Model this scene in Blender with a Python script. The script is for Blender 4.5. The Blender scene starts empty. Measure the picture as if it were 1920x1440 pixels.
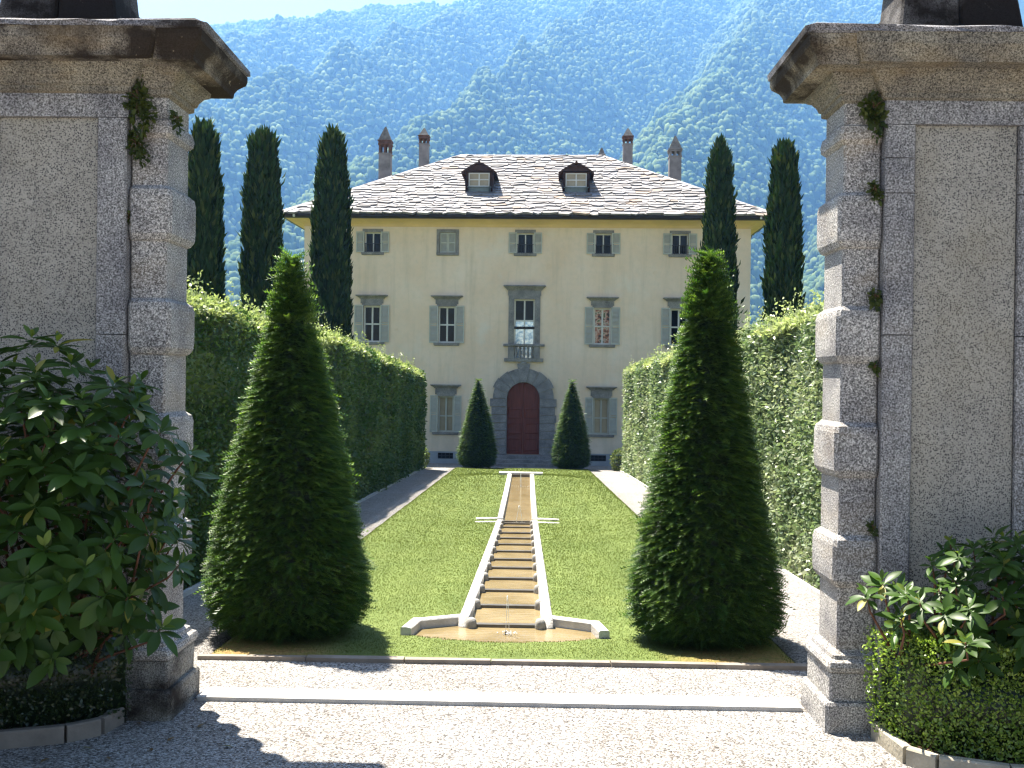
import bpy, math, random
import numpy as np
from mathutils import Vector, Matrix

rng = np.random.default_rng(11)
random.seed(11)
scn = bpy.context.scene
COL = scn.collection
R = math.radians
AX = -0.18            # x of the garden axis
EYE = 2.3

# ------------------------------------------------------------------ helpers
def link(o, parent=None):
    COL.objects.link(o)
    if parent is not None:
        o.parent = parent
    return o

def wloc(o):
    p = Vector((0, 0, 0))
    while o is not None:
        p += o.location
        o = o.parent
    return p

def mk(name, V, F, mat, parent=None, smooth=False, col=None, local=False):
    """ONE mesh object. V in world coordinates unless local."""
    V = np.asarray(V, dtype=np.float32).reshape(-1, 3)
    if parent is not None and not local:
        V = V - np.array(wloc(parent), dtype=np.float32)
    me = bpy.data.meshes.new(name)
    if isinstance(F, np.ndarray):
        n, k = F.shape
        me.vertices.add(len(V)); me.vertices.foreach_set('co', V.ravel())
        me.loops.add(n * k); me.loops.foreach_set('vertex_index', F.astype(np.int32).ravel())
        me.polygons.add(n)
        me.polygons.foreach_set('loop_start', np.arange(0, n * k, k, dtype=np.int32))
        me.polygons.foreach_set('loop_total', np.full(n, k, dtype=np.int32))
        me.update(calc_edges=True)
    else:
        me.from_pydata(V.tolist(), [], [list(f) for f in F])
        me.update()
    if col is not None:
        c = np.ones((len(V), 4), dtype=np.float32); c[:, :3] = col
        a = me.color_attributes.new('Col', 'FLOAT_COLOR', 'POINT')
        a.data.foreach_set('color', c.ravel())
    if smooth:
        me.polygons.foreach_set('use_smooth', np.ones(len(me.polygons), dtype=bool))
    me.materials.append(mat)
    o = bpy.data.objects.new(name, me)
    return link(o, parent)

def thing(name, label, cat, loc=(0, 0, 0), group=None):
    o = bpy.data.objects.new(name, None); o.empty_display_size = .2
    o.location = loc
    o['label'] = label; o['category'] = cat
    if group: o['group'] = group
    return link(o)

def tag(o, label, cat, group=None, kind=None):
    if label: o['label'] = label
    if cat: o['category'] = cat
    if group: o['group'] = group
    if kind: o['kind'] = kind
    return o

def struct(o, label=None):
    o['kind'] = 'structure'
    if label: o['label'] = label
    return o

class MB:
    def __init__(s): s.v = []; s.f = []; s.c = []
    def add(s, vs, fs, c=None):
        b = len(s.v); s.v += [tuple(p) for p in vs]
        s.f += [tuple(i + b for i in f) for f in fs]
        s.c += [c or (1, 1, 1)] * len(vs)
    def box(s, x0, x1, y0, y1, z0, z1, c=None, j=0.0):
        vs = [(x, y, z) for z in (z0, z1) for y in (y0, y1) for x in (x0, x1)]
        if j: vs = [tuple(q + random.uniform(-j, j) for q in p) for p in vs]
        s.add(vs, [(0, 2, 3, 1), (4, 5, 7, 6), (0, 1, 5, 4), (2, 6, 7, 3), (0, 4, 6, 2), (1, 3, 7, 5)], c)
    def rings(s, rings, cap=(True, True), c=None):
        n = len(rings[0]); vs = [p for r in rings for p in r]; fs = []
        for i in range(len(rings) - 1):
            for k in range(n):
                a, b = i * n + k, i * n + (k + 1) % n
                fs.append((a, b, b + n, a + n))
        if cap[0]: fs.append(tuple(range(n - 1, -1, -1)))
        if cap[1]: fs.append(tuple(range((len(rings) - 1) * n, len(rings) * n)))
        s.add(vs, fs, c)
    def tube(s, pts, rad, n=6, c=None):
        rings = []
        pts = [Vector(p) for p in pts]
        for i, p in enumerate(pts):
            d = (pts[min(i + 1, len(pts) - 1)] - pts[max(i - 1, 0)]).normalized()
            a = d.cross(Vector((0, 0, 1)) if abs(d.z) < .9 else Vector((1, 0, 0))).normalized(); b = d.cross(a)
            r = rad[i] if isinstance(rad, (list, tuple)) else rad
            rings.append([tuple(p + a * (r * math.cos(t)) + b * (r * math.sin(t))) for t in [2 * math.pi * k / n for k in range(n)]])
        s.rings(rings, c=c)
    def build(s, name, mat, parent=None, smooth=False, local=False, col=False):
        return mk(name, s.v, s.f, mat, parent, smooth, np.array(s.c) if col else None, local)

def ring8(x0, x1, y0, y1, z, c=.012):
    return [(x0 + c, y0, z), (x1 - c, y0, z), (x1, y0 + c, z), (x1, y1 - c, z), (x1 - c, y1, z), (x0 + c, y1, z), (x0, y1 - c, z), (x0, y0 + c, z)]

def profile(mb, x0, x1, y0, y1, prof, c=.012, sides=(1, 1, 1, 1)):
    """rings round a rectangular footprint; prof = [(projection, z)]; sides scale the projection at x0, x1, y0, y1"""
    mb.rings([ring8(x0 - p * sides[0], x1 + p * sides[1], y0 - p * sides[2], y1 + p * sides[3], z, c) for p, z in prof])

def unit(a): return a / np.maximum(np.linalg.norm(a, axis=-1, keepdims=True), 1e-9)

def scatter(P, D, N, L, W, T):
    """leaf-shaped faces: template T = (verts along/across/up, faces) laid at P along D with normal near N"""
    tv, tf = np.array(T[0], dtype=np.float64), np.array(T[1])
    D = unit(D); S = unit(np.cross(D, N)); U = np.cross(S, D)
    L = np.broadcast_to(L, len(P))[:, None, None]; W = np.broadcast_to(W, len(P))[:, None, None]
    V = P[:, None] + D[:, None] * L * tv[None, :, 0, None] + S[:, None] * W * tv[None, :, 1, None] + U[:, None] * L * tv[None, :, 2, None]
    m = len(tv)
    F = (np.arange(len(P))[:, None, None] * m + tf[None]).reshape(-1, tf.shape[1])
    return V.reshape(-1, 3), F

def rep(c, T): return np.repeat(c, len(T[0]), axis=0)

DIAMOND = ([(0, 0, 0), (.45, .5, .07), (1, 0, -.08), (.45, -.5, .07)], [(0, 1, 2, 3)])
OVAL = ([(0, 0, 0), (.25, .4, .05), (.7, .42, .03), (1, 0, -.12), (.7, -.42, .03), (.25, -.4, .05), (.5, 0, 0)],
        [(0, 1, 6, 5), (1, 2, 3, 6), (6, 3, 4, 5)])
def spray_template(k=6):
    v, f = [], []
    for i in range(k):
        a = .05 + .85 * i / (k - 1); c = -.22 * a * a; w = .5 * (1 - .45 * a)
        for sgn in (1, -1):
            b = len(v)
            v += [(a - .055, 0, c), (a + .075, 0, c - .02), (a + .16, sgn * w, c + .05)]
            f.append((b, b + 1, b + 2))
    b = len(v); v += [(.85, .06, -.17), (.85, -.06, -.17), (1.12, 0, -.26)]; f.append((b, b + 1, b + 2))
    return v, f
SPRAY = spray_template()
def long_leaf():
    v, f = [], []
    prof = [(0, .06), (.12, .16), (.3, .72), (.5, 1), (.7, .95), (.87, .55), (1, .04)]
    for a, w in prof:
        c = -.20 * a * a
        v += [(a, .5 * w, c + .05 * w), (a, 0, c), (a, -.5 * w, c + .05 * w)]
    for i in range(len(prof) - 1):
        b = 3 * i
        f += [(b, b + 3, b + 4, b + 1), (b + 1, b + 4, b + 5, b + 2)]
    return v, f
LONG = long_leaf()

def vnoise(x, y, seed=0):
    xi = np.floor(x).astype(np.int64); yi = np.floor(y).astype(np.int64); xf = x - xi; yf = y - yi
    def h(i, j):
        n = (i * 374761393 + j * 668265263 + seed * 974634777) & 0x7fffffff
        n = ((n ^ (n >> 13)) * 1274126177) & 0x7fffffff
        return ((n ^ (n >> 16)) & 0xffff) / 65535.
    u = xf * xf * (3 - 2 * xf); w = yf * yf * (3 - 2 * yf)
    return (h(xi, yi) * (1 - u) + h(xi + 1, yi) * u) * (1 - w) + (h(xi, yi + 1) * (1 - u) + h(xi + 1, yi + 1) * u) * w
def fbm(x, y, o=4, seed=0):
    s = 0; a = .5
    for k in range(o):
        s = s + a * vnoise(x * 2 ** k, y * 2 ** k, seed + k); a *= .5
    return s

# ------------------------------------------------------------------ materials
class NT:
    def __init__(s, name):
        s.m = bpy.data.materials.new(name); s.m.use_nodes = True
        s.t = s.m.node_tree; s.t.nodes.clear()
        s.out = s.t.nodes.new('ShaderNodeOutputMaterial')
    def n(s, typ, **kw):
        nd = s.t.nodes.new(typ)
        for k, v in kw.items():
            if k.startswith('_'): setattr(nd, k[1:], v)
            else: s.set(nd.inputs[k.replace('__', ' ')], v)
        return nd
    def set(s, inp, v):
        if isinstance(v, bpy.types.NodeSocket): s.t.links.new(v, inp)
        elif isinstance(v, (tuple, list)) and len(v) == 3 and inp.type == 'RGBA': inp.default_value = (*v, 1)
        else: inp.default_value = v
    def pos(s):
        return s.n('ShaderNodeTexCoord').outputs['Object']
    def noise(s, scale, detail=4, vec=None, rough=.55):
        return s.n('ShaderNodeTexNoise', Scale=scale, Detail=detail, Roughness=rough, Vector=vec or s.pos()).outputs['Fac']
    def vor(s, scale, out='Distance', vec=None, feature='F1', rnd=1):
        return s.n('ShaderNodeTexVoronoi', Scale=scale, Vector=vec or s.pos(), _feature=feature, Randomness=rnd).outputs[out]
    def ramp(s, fac, stops, interp='LINEAR'):
        nd = s.n('ShaderNodeValToRGB', Fac=fac); e = nd.color_ramp.elements; nd.color_ramp.interpolation = interp
        while len(e) < len(stops): e.new(.5)
        for k, (p, c) in enumerate(stops):
            e[k].position = p; e[k].color = (*c, 1) if len(c) == 3 else c
        return nd.outputs['Color']
    def mixc(s, fac, a, b, mode='MIX'):
        nd = s.n('ShaderNodeMix', _data_type='RGBA', _blend_type=mode)
        s.set(nd.inputs[0], fac); s.set(nd.inputs[6], a); s.set(nd.inputs[7], b)
        return nd.outputs[2]
    def bump(s, h, strength=.5, dist=.02):
        return s.n('ShaderNodeBump', Height=h, Strength=strength, Distance=dist).outputs['Normal']
    def principled(s, color, rough=.8, spec=.3, normal=None, metal=0.):
        b = s.n('ShaderNodeBsdfPrincipled', Roughness=rough)
        s.set(b.inputs['Base Color'], color); b.inputs['Specular IOR Level'].default_value = spec
        s.set(b.inputs['Metallic'], metal)
        if normal is not None: s.set(b.inputs['Normal'], normal)
        return b
    def done(s, bsdf):
        s.t.links.new(bsdf.outputs[0], s.out.inputs['Surface']); return s.m

G = lambda v: (v, v, v)

def plain(name, color, rough=.7, spec=.3, vary=.12, scale=4, bump=0, bscale=40, metal=0.):
    t = NT(name)
    f = t.noise(scale, 5)
    lo = tuple(c * (1 - vary * 1.6) for c in color); hi = tuple(min(1, c * (1 + vary * 1.6)) for c in color)
    c = t.ramp(f, [(.25, lo), (.75, hi)])
    nrm = t.bump(t.noise(bscale, 3), bump, .01) if bump else None
    return t.done(t.principled(c, rough, spec, nrm, metal))

def granite(name, tint=(1, 1, 1), light=.5, dark=.06, stain=.35, dirt=.0):
    t = NT(name)
    g = t.noise(92, 3, rough=.8)
    c = t.ramp(g, [(.37, G(dark * .8)), (.45, G(.17)), (.54, G(.33)), (.63, G(light * 1.1))])
    big = t.noise(3.2, 5)
    c = t.mixc(t.ramp(big, [(.40, G(0)), (.68, G(.8))]), c, t.mixc(1, c, (.5, .5, .55), 'MULTIPLY'))
    st = t.noise(1.7, 6, vec=t.n('ShaderNodeMapping', Vector=t.pos(), Scale=(1, 1, 2.4)).outputs[0])
    c = t.mixc(t.ramp(st, [(.5, G(0)), (.75, G(stain))]), c, (.30, .22, .11))
    if dirt:
        c = t.mixc(t.ramp(t.noise(2.6, 7), [(.62 - dirt * .45, G(0)), (.76 - dirt * .4, G(.94))]), c, (.022, .016, .012))
        spots = t.ramp(t.noise(16, 4), [(.66, G(0)), (.72, G(.7))])
        c = t.mixc(spots, c, (.34, .32, .27))
    c = t.mixc(1, c, tint, 'MULTIPLY')
    h = t.n('ShaderNodeMath', _operation='ADD'); t.set(h.inputs[0], g); t.set(h.inputs[1], t.noise(9, 5))
    return t.done(t.principled(c, .9, .15, t.bump(h.outputs[0], .55, .012)))

M = {}
M['granite'] = granite('granite', (1.12, 1.07, 1.0), light=.60, stain=.28)
M['granite_strip'] = granite('granite_strip', (.98, .96, .94), stain=.10)
M['cornice'] = granite('weathered_cornice', (.80, .72, .56), light=.42, stain=.5)
M['cornice_dark'] = granite('lichened_cornice', (.86, .76, .60), light=.42, stain=.5, dirt=.56)
M['cornice_mid'] = granite('browned_cornice', (.88, .78, .60), light=.44, stain=.65, dirt=.30)
M['base_dark'] = granite('mossy_base', (.84, .81, .73), light=.42, stain=.4, dirt=.34)

t = NT('wall_render')
d = t.vor(80); keep = t.vor(80, 'Color')
sp = t.ramp(d, [(.30, G(1)), (.42, G(0))])
sep = t.n('ShaderNodeSeparateColor', Color=keep).outputs[0]
sp = t.mixc(1, sp, t.ramp(sep, [(.30, G(0)), (.35, G(1))]), 'MULTIPLY')
base = t.ramp(t.noise(4, 6), [(.3, (.265, .25, .218)), (.7, (.36, .34, .295))])
base = t.mixc(t.ramp(t.noise(160, 2), [(.58, G(0)), (.66, G(.6))]), base, (.52, .50, .45))
d2 = t.ramp(t.noise(105, 2, rough=.8), [(.56, G(0)), (.62, G(.9))])
c = t.mixc(d2, t.mixc(sp, base, (.045, .045, .05)), (.06, .06, .06))
c = t.mixc(t.ramp(t.noise(1.3, 4), [(.5, G(0)), (.8, G(.35))]), c, (.26, .22, .13))
M['render'] = t.done(t.principled(c, .95, .1, t.bump(t.noise(120, 3), .5, .01)))

M['slate_cap'] = granite('slate_cap', (.72, .70, .72), light=.5, dirt=.2, stain=.1)
M['pedestal'] = granite('dark_pedestal', (.5, .47, .45), light=.3, dirt=.6, stain=.2)

t = NT('gravel')
p = t.pos()
cell = t.vor(85, 'Color', p); sepc = t.n('ShaderNodeSeparateColor', Color=cell).outputs[0]
c = t.ramp(sepc, [(0, (.055, .05, .047)), (.2, (.15, .14, .13)), (.55, (.255, .242, .228)), (1, (.46, .45, .435))])
c = t.mixc(t.ramp(t.noise(.9, 5), [(.35, G(0)), (.75, G(.5))]), c, t.mixc(1, c, (.70, .62, .53), 'MULTIPLY'))
# away from the garden the same ground is rough grass and earth
xyz = t.n('ShaderNodeSeparateXYZ', Vector=p)
ax = t.n('ShaderNodeMath', _operation='ABSOLUTE'); t.set(ax.inputs[0], xyz.outputs[0])
m1 = t.n('ShaderNodeMapRange', Value=ax.outputs[0]); m1.inputs[1].default_value = 4.4; m1.inputs[2].default_value = 5
m2 = t.n('ShaderNodeMapRange', Value=xyz.outputs[1]); m2.inputs[1].default_value = 7.4; m2.inputs[2].default_value = 7.8
m3 = t.n('ShaderNodeMapRange', Value=xyz.outputs[1]); m3.inputs[1].default_value = 34.; m3.inputs[2].default_value = 33.
mm = t.n('ShaderNodeMath', _operation='MULTIPLY'); t.set(mm.inputs[0], m1.outputs[0]); t.set(mm.inputs[1], m2.outputs[0])
far = t.n('ShaderNodeMapRange', Value=xyz.outputs[1]); far.inputs[1].default_value = 62; far.inputs[2].default_value = 66
mx = t.n('ShaderNodeMath', _operation='MAXIMUM'); t.set(mx.inputs[0], mm.outputs[0]); t.set(mx.inputs[1], far.outputs[0])
c = t.mixc(mx.outputs[0], c, t.ramp(t.noise(2, 6), [(.3, (.04, .06, .018)), (.7, (.09, .12, .03))]))
h = t.vor(85, 'Distance', p)
M['gravel'] = t.done(t.principled(c, .92, .2, t.bump(h, .9, -.012)))

def foliage(name, trans=.35, rough=.45, spec=.35, tmul=(1.15, 1.25, .6)):
    t = NT(name)
    a = t.n('ShaderNodeVertexColor', _layer_name='Col').outputs['Color']
    b = t.principled(a, rough, spec)
    tr = t.n('ShaderNodeBsdfTranslucent'); t.set(tr.inputs['Color'], t.mixc(1, a, tmul, 'MULTIPLY'))
    mx = t.n('ShaderNodeMixShader'); mx.inputs[0].default_value = trans
    t.t.links.new(b.outputs[0], mx.inputs[1]); t.t.links.new(tr.outputs[0], mx.inputs[2])
    return t.done(mx)
M['yew'] = foliage('yew_needles', .35, .45, .35)
M['cypress'] = foliage('cypress_foliage', .12, .6, .2)
M['hedge'] = foliage('hedge_leaves', .38, .40, .35, (1.0, 1.08, .72))
M['box'] = foliage('box_leaves', .35, .28, .7)
M['rhodo'] = foliage('rhododendron_leaves', .28, .40, .22)
M['grass'] = foliage('grass_blades', .45, .5, .3, (1.2, 1.2, .6))
M['forest'] = foliage('forest_canopy', .0, .9, .05)
M['fern'] = foliage('fern_leaves', .35, .5, .3)
M['bark'] = plain('bark', (.10, .06, .04), .9, .1, .35, 12, .6)
M['stem'] = plain('red_stem', (.11, .05, .03), .8, .2, .3, 20, .4)

t = NT('lawn')
n1 = t.noise(38, 4); n2 = t.noise(1.1, 5)
c = t.ramp(n1, [(.3, (.062, .092, .022)), (.55, (.092, .126, .031)), (.78, (.15, .18, .062))])
c = t.mixc(t.ramp(n2, [(.35, G(0)), (.75, G(.5))]), c, (.165, .20, .06))
p = t.pos(); xyz = t.n('ShaderNodeSeparateXYZ', Vector=p)
wave = t.n('ShaderNodeTexWave', Scale=.5, Distortion=1.5, Vector=p, _bands_direction='X')
c = t.mixc(.22, c, t.mixc(1, c, t.ramp(wave.outputs['Fac'], [(.3, G(.8)), (.7, G(1.15))]), 'MULTIPLY'))
# dry needle-strewn earth round the front edge of the lawn
edge = t.n('ShaderNodeMapRange', Value=xyz.outputs[1]); edge.inputs[1].default_value = 8.75; edge.inputs[2].default_value = 8.2
dry = t.n('ShaderNodeMath', _operation='MULTIPLY'); t.set(dry.inputs[0], edge.outputs[0])
axx = t.n('ShaderNodeMath', _operation='ADD'); axx.inputs[1].default_value = -AX; t.set(axx.inputs[0], xyz.outputs[0])
axa = t.n('ShaderNodeMath', _operation='ABSOLUTE'); t.set(axa.inputs[0], axx.outputs[0])
sd = t.n('ShaderNodeMapRange', Value=axa.outputs[0]); sd.inputs[1].default_value = 1.25; sd.inputs[2].default_value = 1.7
t.set(dry.inputs[1], sd.outputs[0])
drn = t.n('ShaderNodeMath', _operation='MULTIPLY'); t.set(drn.inputs[0], dry.outputs[0]); t.set(drn.inputs[1], t.ramp(t.noise(7, 4), [(.25, G(.3)), (.6, G(1))]))
c = t.mixc(drn.outputs[0], c, t.ramp(t.noise(40, 3), [(.3, (.16, .09, .03)), (.7, (.32, .21, .08))]))
M['lawn'] = t.done(t.principled(c, .85, .15, t.bump(n1, .3, .02)))

t = NT('plaster')
f1 = t.noise(.55, 6); f2 = t.noise(5, 5)
c = t.ramp(f1, [(.3, (.735, .575, .41)), (.5, (.775, .63, .475)), (.7, (.79, .675, .545))])
c = t.mixc(t.ramp(f2, [(.45, G(0)), (.75, G(.35))]), c, (.58, .52, .40))
c = t.mixc(t.ramp(t.noise(1.6, 6, rough=.7), [(.62, G(0)), (.74, G(.5))]), c, (.66, .48, .28))
c = t.mixc(t.ramp(t.noise(.8, 6, vec=t.n('ShaderNodeMapping', Vector=t.pos(), Location=(7, 3, 1)).outputs[0]), [(.6, G(0)), (.72, G(.4))]), c, (.72, .70, .62))
st = t.noise(1.0, 5, vec=t.n('ShaderNodeMapping', Vector=t.pos(), Scale=(2.6, 2.6, .22)).outputs[0], rough=.65)
c = t.mixc(t.ramp(st, [(.5, G(0)), (.72, G(.42))]), c, (.50, .43, .31))
sz = t.n('ShaderNodeSeparateXYZ', Vector=t.pos()).outputs[2]
dn = t.n('ShaderNodeMapRange', Value=sz); dn.inputs[1].default_value = 2.0; dn.inputs[2].default_value = .4
dm_ = t.n('ShaderNodeMath', _operation='MULTIPLY'); t.set(dm_.inputs[0], dn.outputs[0]); t.set(dm_.inputs[1], t.ramp(t.noise(1.8, 5), [(.35, G(0)), (.65, G(.6))]))
c = t.mixc(dm_.outputs[0], c, (.52, .47, .37))
M['plaster'] = t.done(t.principled(c, .92, .1, t.bump(t.noise(14, 6), .12, .02)))
M['cove'] = plain('cove_plaster', (.68, .50, .25), .9, .1, .06, 1.5)  # warmer yellow than the wall: reflected light painted into the cove
M['trim'] = granite('window_stone', (1, .98, .92), light=.44, dark=.18, stain=.12)
M['portal'] = granite('portal_stone', (1, .98, .97), light=.46, dark=.2, stain=.05)
M['shutter'] = plain('shutter_paint', (.44, .45, .39), .6, .3, .06, 6)
M['sash'] = plain('sash_paint', (.62, .62, .58), .5, .35, .05, 6)
M['iron'] = plain('dark_iron', (.02, .02, .022), .5, .4, .1)
M['gutter'] = plain('gutter_metal', (.018, .014, .015), .5, .4, .15, 3)
M['brown_wood'] = plain('dormer_wood', (.06, .036, .03), .8, .15, .25, 8, .4)
M['leadgrey'] = plain('lead_flashing', (.16, .20, .20), .6, .3, .15, 6)
M['chim'] = plain('chimney_render', (.19, .18, .18), .95, .1, .22, 3, .4, 14)
M['chim_brick'] = plain('chimney_brick', (.12, .07, .055), .9, .1, .3, 9, .5, 22)
M['chim_cap'] = plain('chimney_cap', (.10, .10, .10), .9, .15, .3, 7, .5, 20)
M['basement'] = plain('basement_render', (.30, .33, .36), .9, .15, .12, 2, .3)
M['white_stone'] = plain('pale_stone', (.46, .445, .42), .85, .2, .14, 9, .6, 55)
M['grey_stone'] = plain('shade_grey_stone', (.26, .25, .23), .85, .2, .2, 12, .5, 60)  # greyer than the curbs: shade on the backlit scrolls put into the colour
M['wet_stone'] = plain('wet_stone', (.085, .075, .06), .35, .5, .25, 8, .4)
M['sill_stone'] = plain('threshold_stone', (.42, .405, .38), .85, .2, .10, 5, .5, 60)
M['kerb'] = plain('kerb_stone', (.30, .27, .21), .9, .15, .25, 4, .6, 40)
M['edging'] = plain('edging_stone', (.22, .19, .16), .9, .15, .2, 5, .5, 40)

t = NT('door_wood')
c = t.ramp(t.noise(3, 6, vec=t.n('ShaderNodeMapping', Vector=t.pos(), Scale=(9, 9, .7)).outputs[0]), [(.3, (.115, .028, .02)), (.7, (.19, .05, .036))])
M['door'] = t.done(t.principled(c, .55, .3))

def glass(name, col, metal=0., spec=.5, rough=.03):
    t = NT(name)
    return t.done(t.principled(t.ramp(t.noise(1.5, 3), [(.3, tuple(x * .7 for x in col)), (.7, col)]), rough, spec, t.bump(t.noise(1.2, 2), .06, .05), metal))
M['glass'] = glass('dark_glass', (.012, .013, .014), 0., .25)
t = NT('painted_sky_glass')
c = t.ramp(t.noise(9, 4), [(.35, (.22, .34, .5)), (.55, (.6, .7, .8)), (.7, (.9, .93, .95))])  # blue and white sky reflection painted into the pane colour
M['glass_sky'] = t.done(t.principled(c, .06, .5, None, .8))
t = NT('painted_view_glass')
c = t.ramp(t.noise(5.5, 3), [(.40, (.03, .03, .025)), (.47, (.42, .17, .10)), (.55, (.62, .50, .42)), (.6, (.10, .13, .05))])  # orange and green view in the pane, painted as its colour
M['glass_view'] = t.done(t.principled(c, .08, .3))
M['glass_cream'] = glass('curtained_glass', (.42, .36, .25), .0, .4, .25)

t = NT('water')
c = t.ramp(t.noise(2.2, 4), [(.3, (.155, .115, .052)), (.7, (.24, .185, .098))])
wv = t.noise(11, 3, vec=t.n('ShaderNodeMapping', Vector=t.pos(), Scale=(.5, 2.2, 1)).outputs[0])
M['water'] = t.done(t.principled(c, .07, .5, t.bump(wv, .22, .02)))
t = NT('water_jet')
b = t.principled((.92, .95, 1), .12, .6); b.inputs['Transmission Weight'].default_value = .35; b.inputs['IOR'].default_value = 1.33
M['jet'] = t.done(b)

t = NT('roof_slabs')
a = t.n('ShaderNodeVertexColor', _layer_name='Col').outputs['Color']
c = t.mixc(t.ramp(t.noise(2.5, 6), [(.4, G(0)), (.75, G(.45))]), a, t.mixc(1, a, (.72, .67, .64), 'MULTIPLY'))
c = t.mixc(t.ramp(t.noise(9, 4), [(.66, G(0)), (.76, G(.35))]), c, (.26, .19, .14))
M['roof'] = t.done(t.principled(c, .8, .25, t.bump(t.noise(12, 4), .4, .02)))

# ------------------------------------------------------------------ camera, sun, sky
rl, yaw, pit = R(.75), math.atan(30 / 1870), math.atan(-10 / 1870 * -1) * 0 - math.atan(10 / 1870)
Fv = Vector((-math.sin(yaw) * math.cos(pit), math.cos(yaw) * math.cos(pit), math.sin(pit)))
R0 = Fv.cross(Vector((0, 0, 1))).normalized(); U0 = R0.cross(Fv).normalized()
Rv = R0 * math.cos(rl) + U0 * math.sin(rl); Uv = -R0 * math.sin(rl) + U0 * math.cos(rl)
cam = bpy.data.cameras.new('camera'); cam.sensor_width = 36; cam.lens = 36 * 1870 / 1920; cam.clip_start = .05; cam.clip_end = 12000
co = bpy.data.objects.new('camera', cam); link(co)
mw = Matrix((Rv, Uv, -Fv)).transposed().to_4x4(); mw.translation = (0, 0, EYE); co.matrix_world = mw
scn.camera = co

SUN_EL, SUN_AZ = R(66.5), R(40.5)
sd = Vector((-math.sin(SUN_AZ) * math.cos(SUN_EL), math.cos(SUN_AZ) * math.cos(SUN_EL), math.sin(SUN_EL)))
sl = bpy.data.lights.new('sun', 'SUN'); sl.energy = 5.0; sl.angle = R(.53); sl.color = (1, .99, .985)
so = bpy.data.objects.new('sun', sl); link(so); so.rotation_euler = sd.to_track_quat('Z', 'Y').to_euler(); so.location = (0, 0, 30)
w = bpy.data.worlds.new('World'); scn.world = w; w.use_nodes = True
nt = w.node_tree; bg = nt.nodes['Background']
sky = nt.nodes.new('ShaderNodeTexSky'); sky.sky_type = 'NISHITA'; sky.sun_disc = False
sky.sun_elevation = SUN_EL; sky.sun_rotation = -SUN_AZ; sky.dust_density = 1.5; sky.air_density = 1.0; sky.ozone_density = 1.0
nt.links.new(sky.outputs[0], bg.inputs[0]); bg.inputs[1].default_value = .05
scn.view_settings.view_transform = 'Standard'; scn.view_settings.look = 'None'; scn.view_settings.gamma = 1
scn.view_settings.exposure = 2.1

# ------------------------------------------------------------------ terrain
HB = -1.14
def g(y):
    return float(np.interp(y, [8.04, 36.5, 38.5], [0, -.0342 * 28.46, HB])) if np.isscalar(y) else np.interp(y, [8.04, 36.5, 38.5], [0, -.0342 * 28.46, HB])
LW = 2.44    # half width of the lawn
xs = np.array([-4000, -1500, -400, -100, -30, -12, -6, -4, -3, AX - LW + .02, AX - LW + .1, AX, AX + LW - .1, AX + LW - .02, 3, 4, 6, 12, 30, 100, 400, 1500, 4000], float)
ys = np.array([-300, -60, -10, 0, 3, 5, 6.5, 7.5, 8.05, 8.12, 8.25, 12, 16, 20, 24, 28, 32, 35.6, 35.75, 35.9, 36.5, 38.5, 42, 60, 100, 300, 900, 3000, 6000], float)
X, Y = np.meshgrid(xs, ys); Z = g(Y)
Z = Z - .9 * ((np.abs(X - AX) < LW - .05) & (Y > 8.2) & (Y < 35.7))
nx, ny = len(xs), len(ys)
i = np.arange(ny - 1)[:, None] * nx + np.arange(nx - 1)[None]
Fq = np.stack([i, i + 1, i + nx + 1, i + nx], -1).reshape(-1, 4)
struct(mk('ground', np.stack([X, Y, Z], -1), Fq, M['gravel']), 'pale gravel courtyard and paths')

# water levels of the cascade
BARS = [9.45, 10.33, 11.35, 12.3, 13.28, 14.19, 15.16, 16.12, 17.06, 18.0, 19.08, 19.9]
def wl(y):   # water height profile
    return np.interp(y, [9.3, 9.73, 19.9, 20.2, 29.9, 31.2, 33, 60], [-.055, -.065, -.63, -.65, -.65, -.72, g(33.) - .04, g(33.) - .5])
FANW = .87
def fan_front(dx): return 8.80 + .25 * (dx / FANW) ** 2
def in_fan(dx, y): return (np.abs(dx) < FANW) & (y > fan_front(dx)) & (y < np.where(np.abs(dx) < .37, 9.6, 9.6 - .53 * (np.abs(dx) - .37)))
CW = .315   # half width of the channel
def cw(y): return np.interp(y, [9.4, 19.9, 30], [.325, .295, .28])
def lawn_z(x, y):
    dx = np.abs(x - AX)
    tt = np.clip((LW - dx) / 1.45, 0, 1); tt = tt * tt * (3 - 2 * tt)
    base = g(y) + .035
    k = np.interp(y, [8.2, 9.3, 30, 33], [0, 1, 1, 0])
    z = base + tt * k * (wl(y) + np.interp(y, [9.15, 9.7], [.004, .06]) - base)
    z = z + .018 * (fbm(x * 1.3, y * 1.3, 3, 5) - .5)
    edge = np.clip((LW - dx) / .09, 0, 1); z = z - (1 - edge) * .06
    return z
xs = np.unique(np.round(np.concatenate([np.linspace(AX - LW, AX + LW, 66), [AX - LW + .05, AX + LW - .05]]), 4))
ys = np.concatenate([[8.06, 8.1], np.arange(8.16, 10, .06), np.arange(10, 14, .12), np.arange(14, 35.7, .25), [35.8, 35.86]])
X, Y = np.meshgrid(xs, ys); Z = lawn_z(X, Y)
Z[0] -= .03; Z[-1] -= .04
chan = (np.abs(X - AX) < cw(Y) + .03) & (Y > 9.4) & (Y < 30.0)
Z = np.where(chan | in_fan(X - AX, Y), wl(Y) - .16, Z)
nx, ny = len(xs), len(ys)
i = np.arange(ny - 1)[:, None] * nx + np.arange(nx - 1)[None]
Fq = np.stack([i, i + 1, i + nx + 1, i + nx], -1).reshape(-1, 4)
struct(mk('lawn', np.stack([X, Y, Z], -1), Fq, M['lawn'], smooth=True), 'bright green mown lawn')

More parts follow.
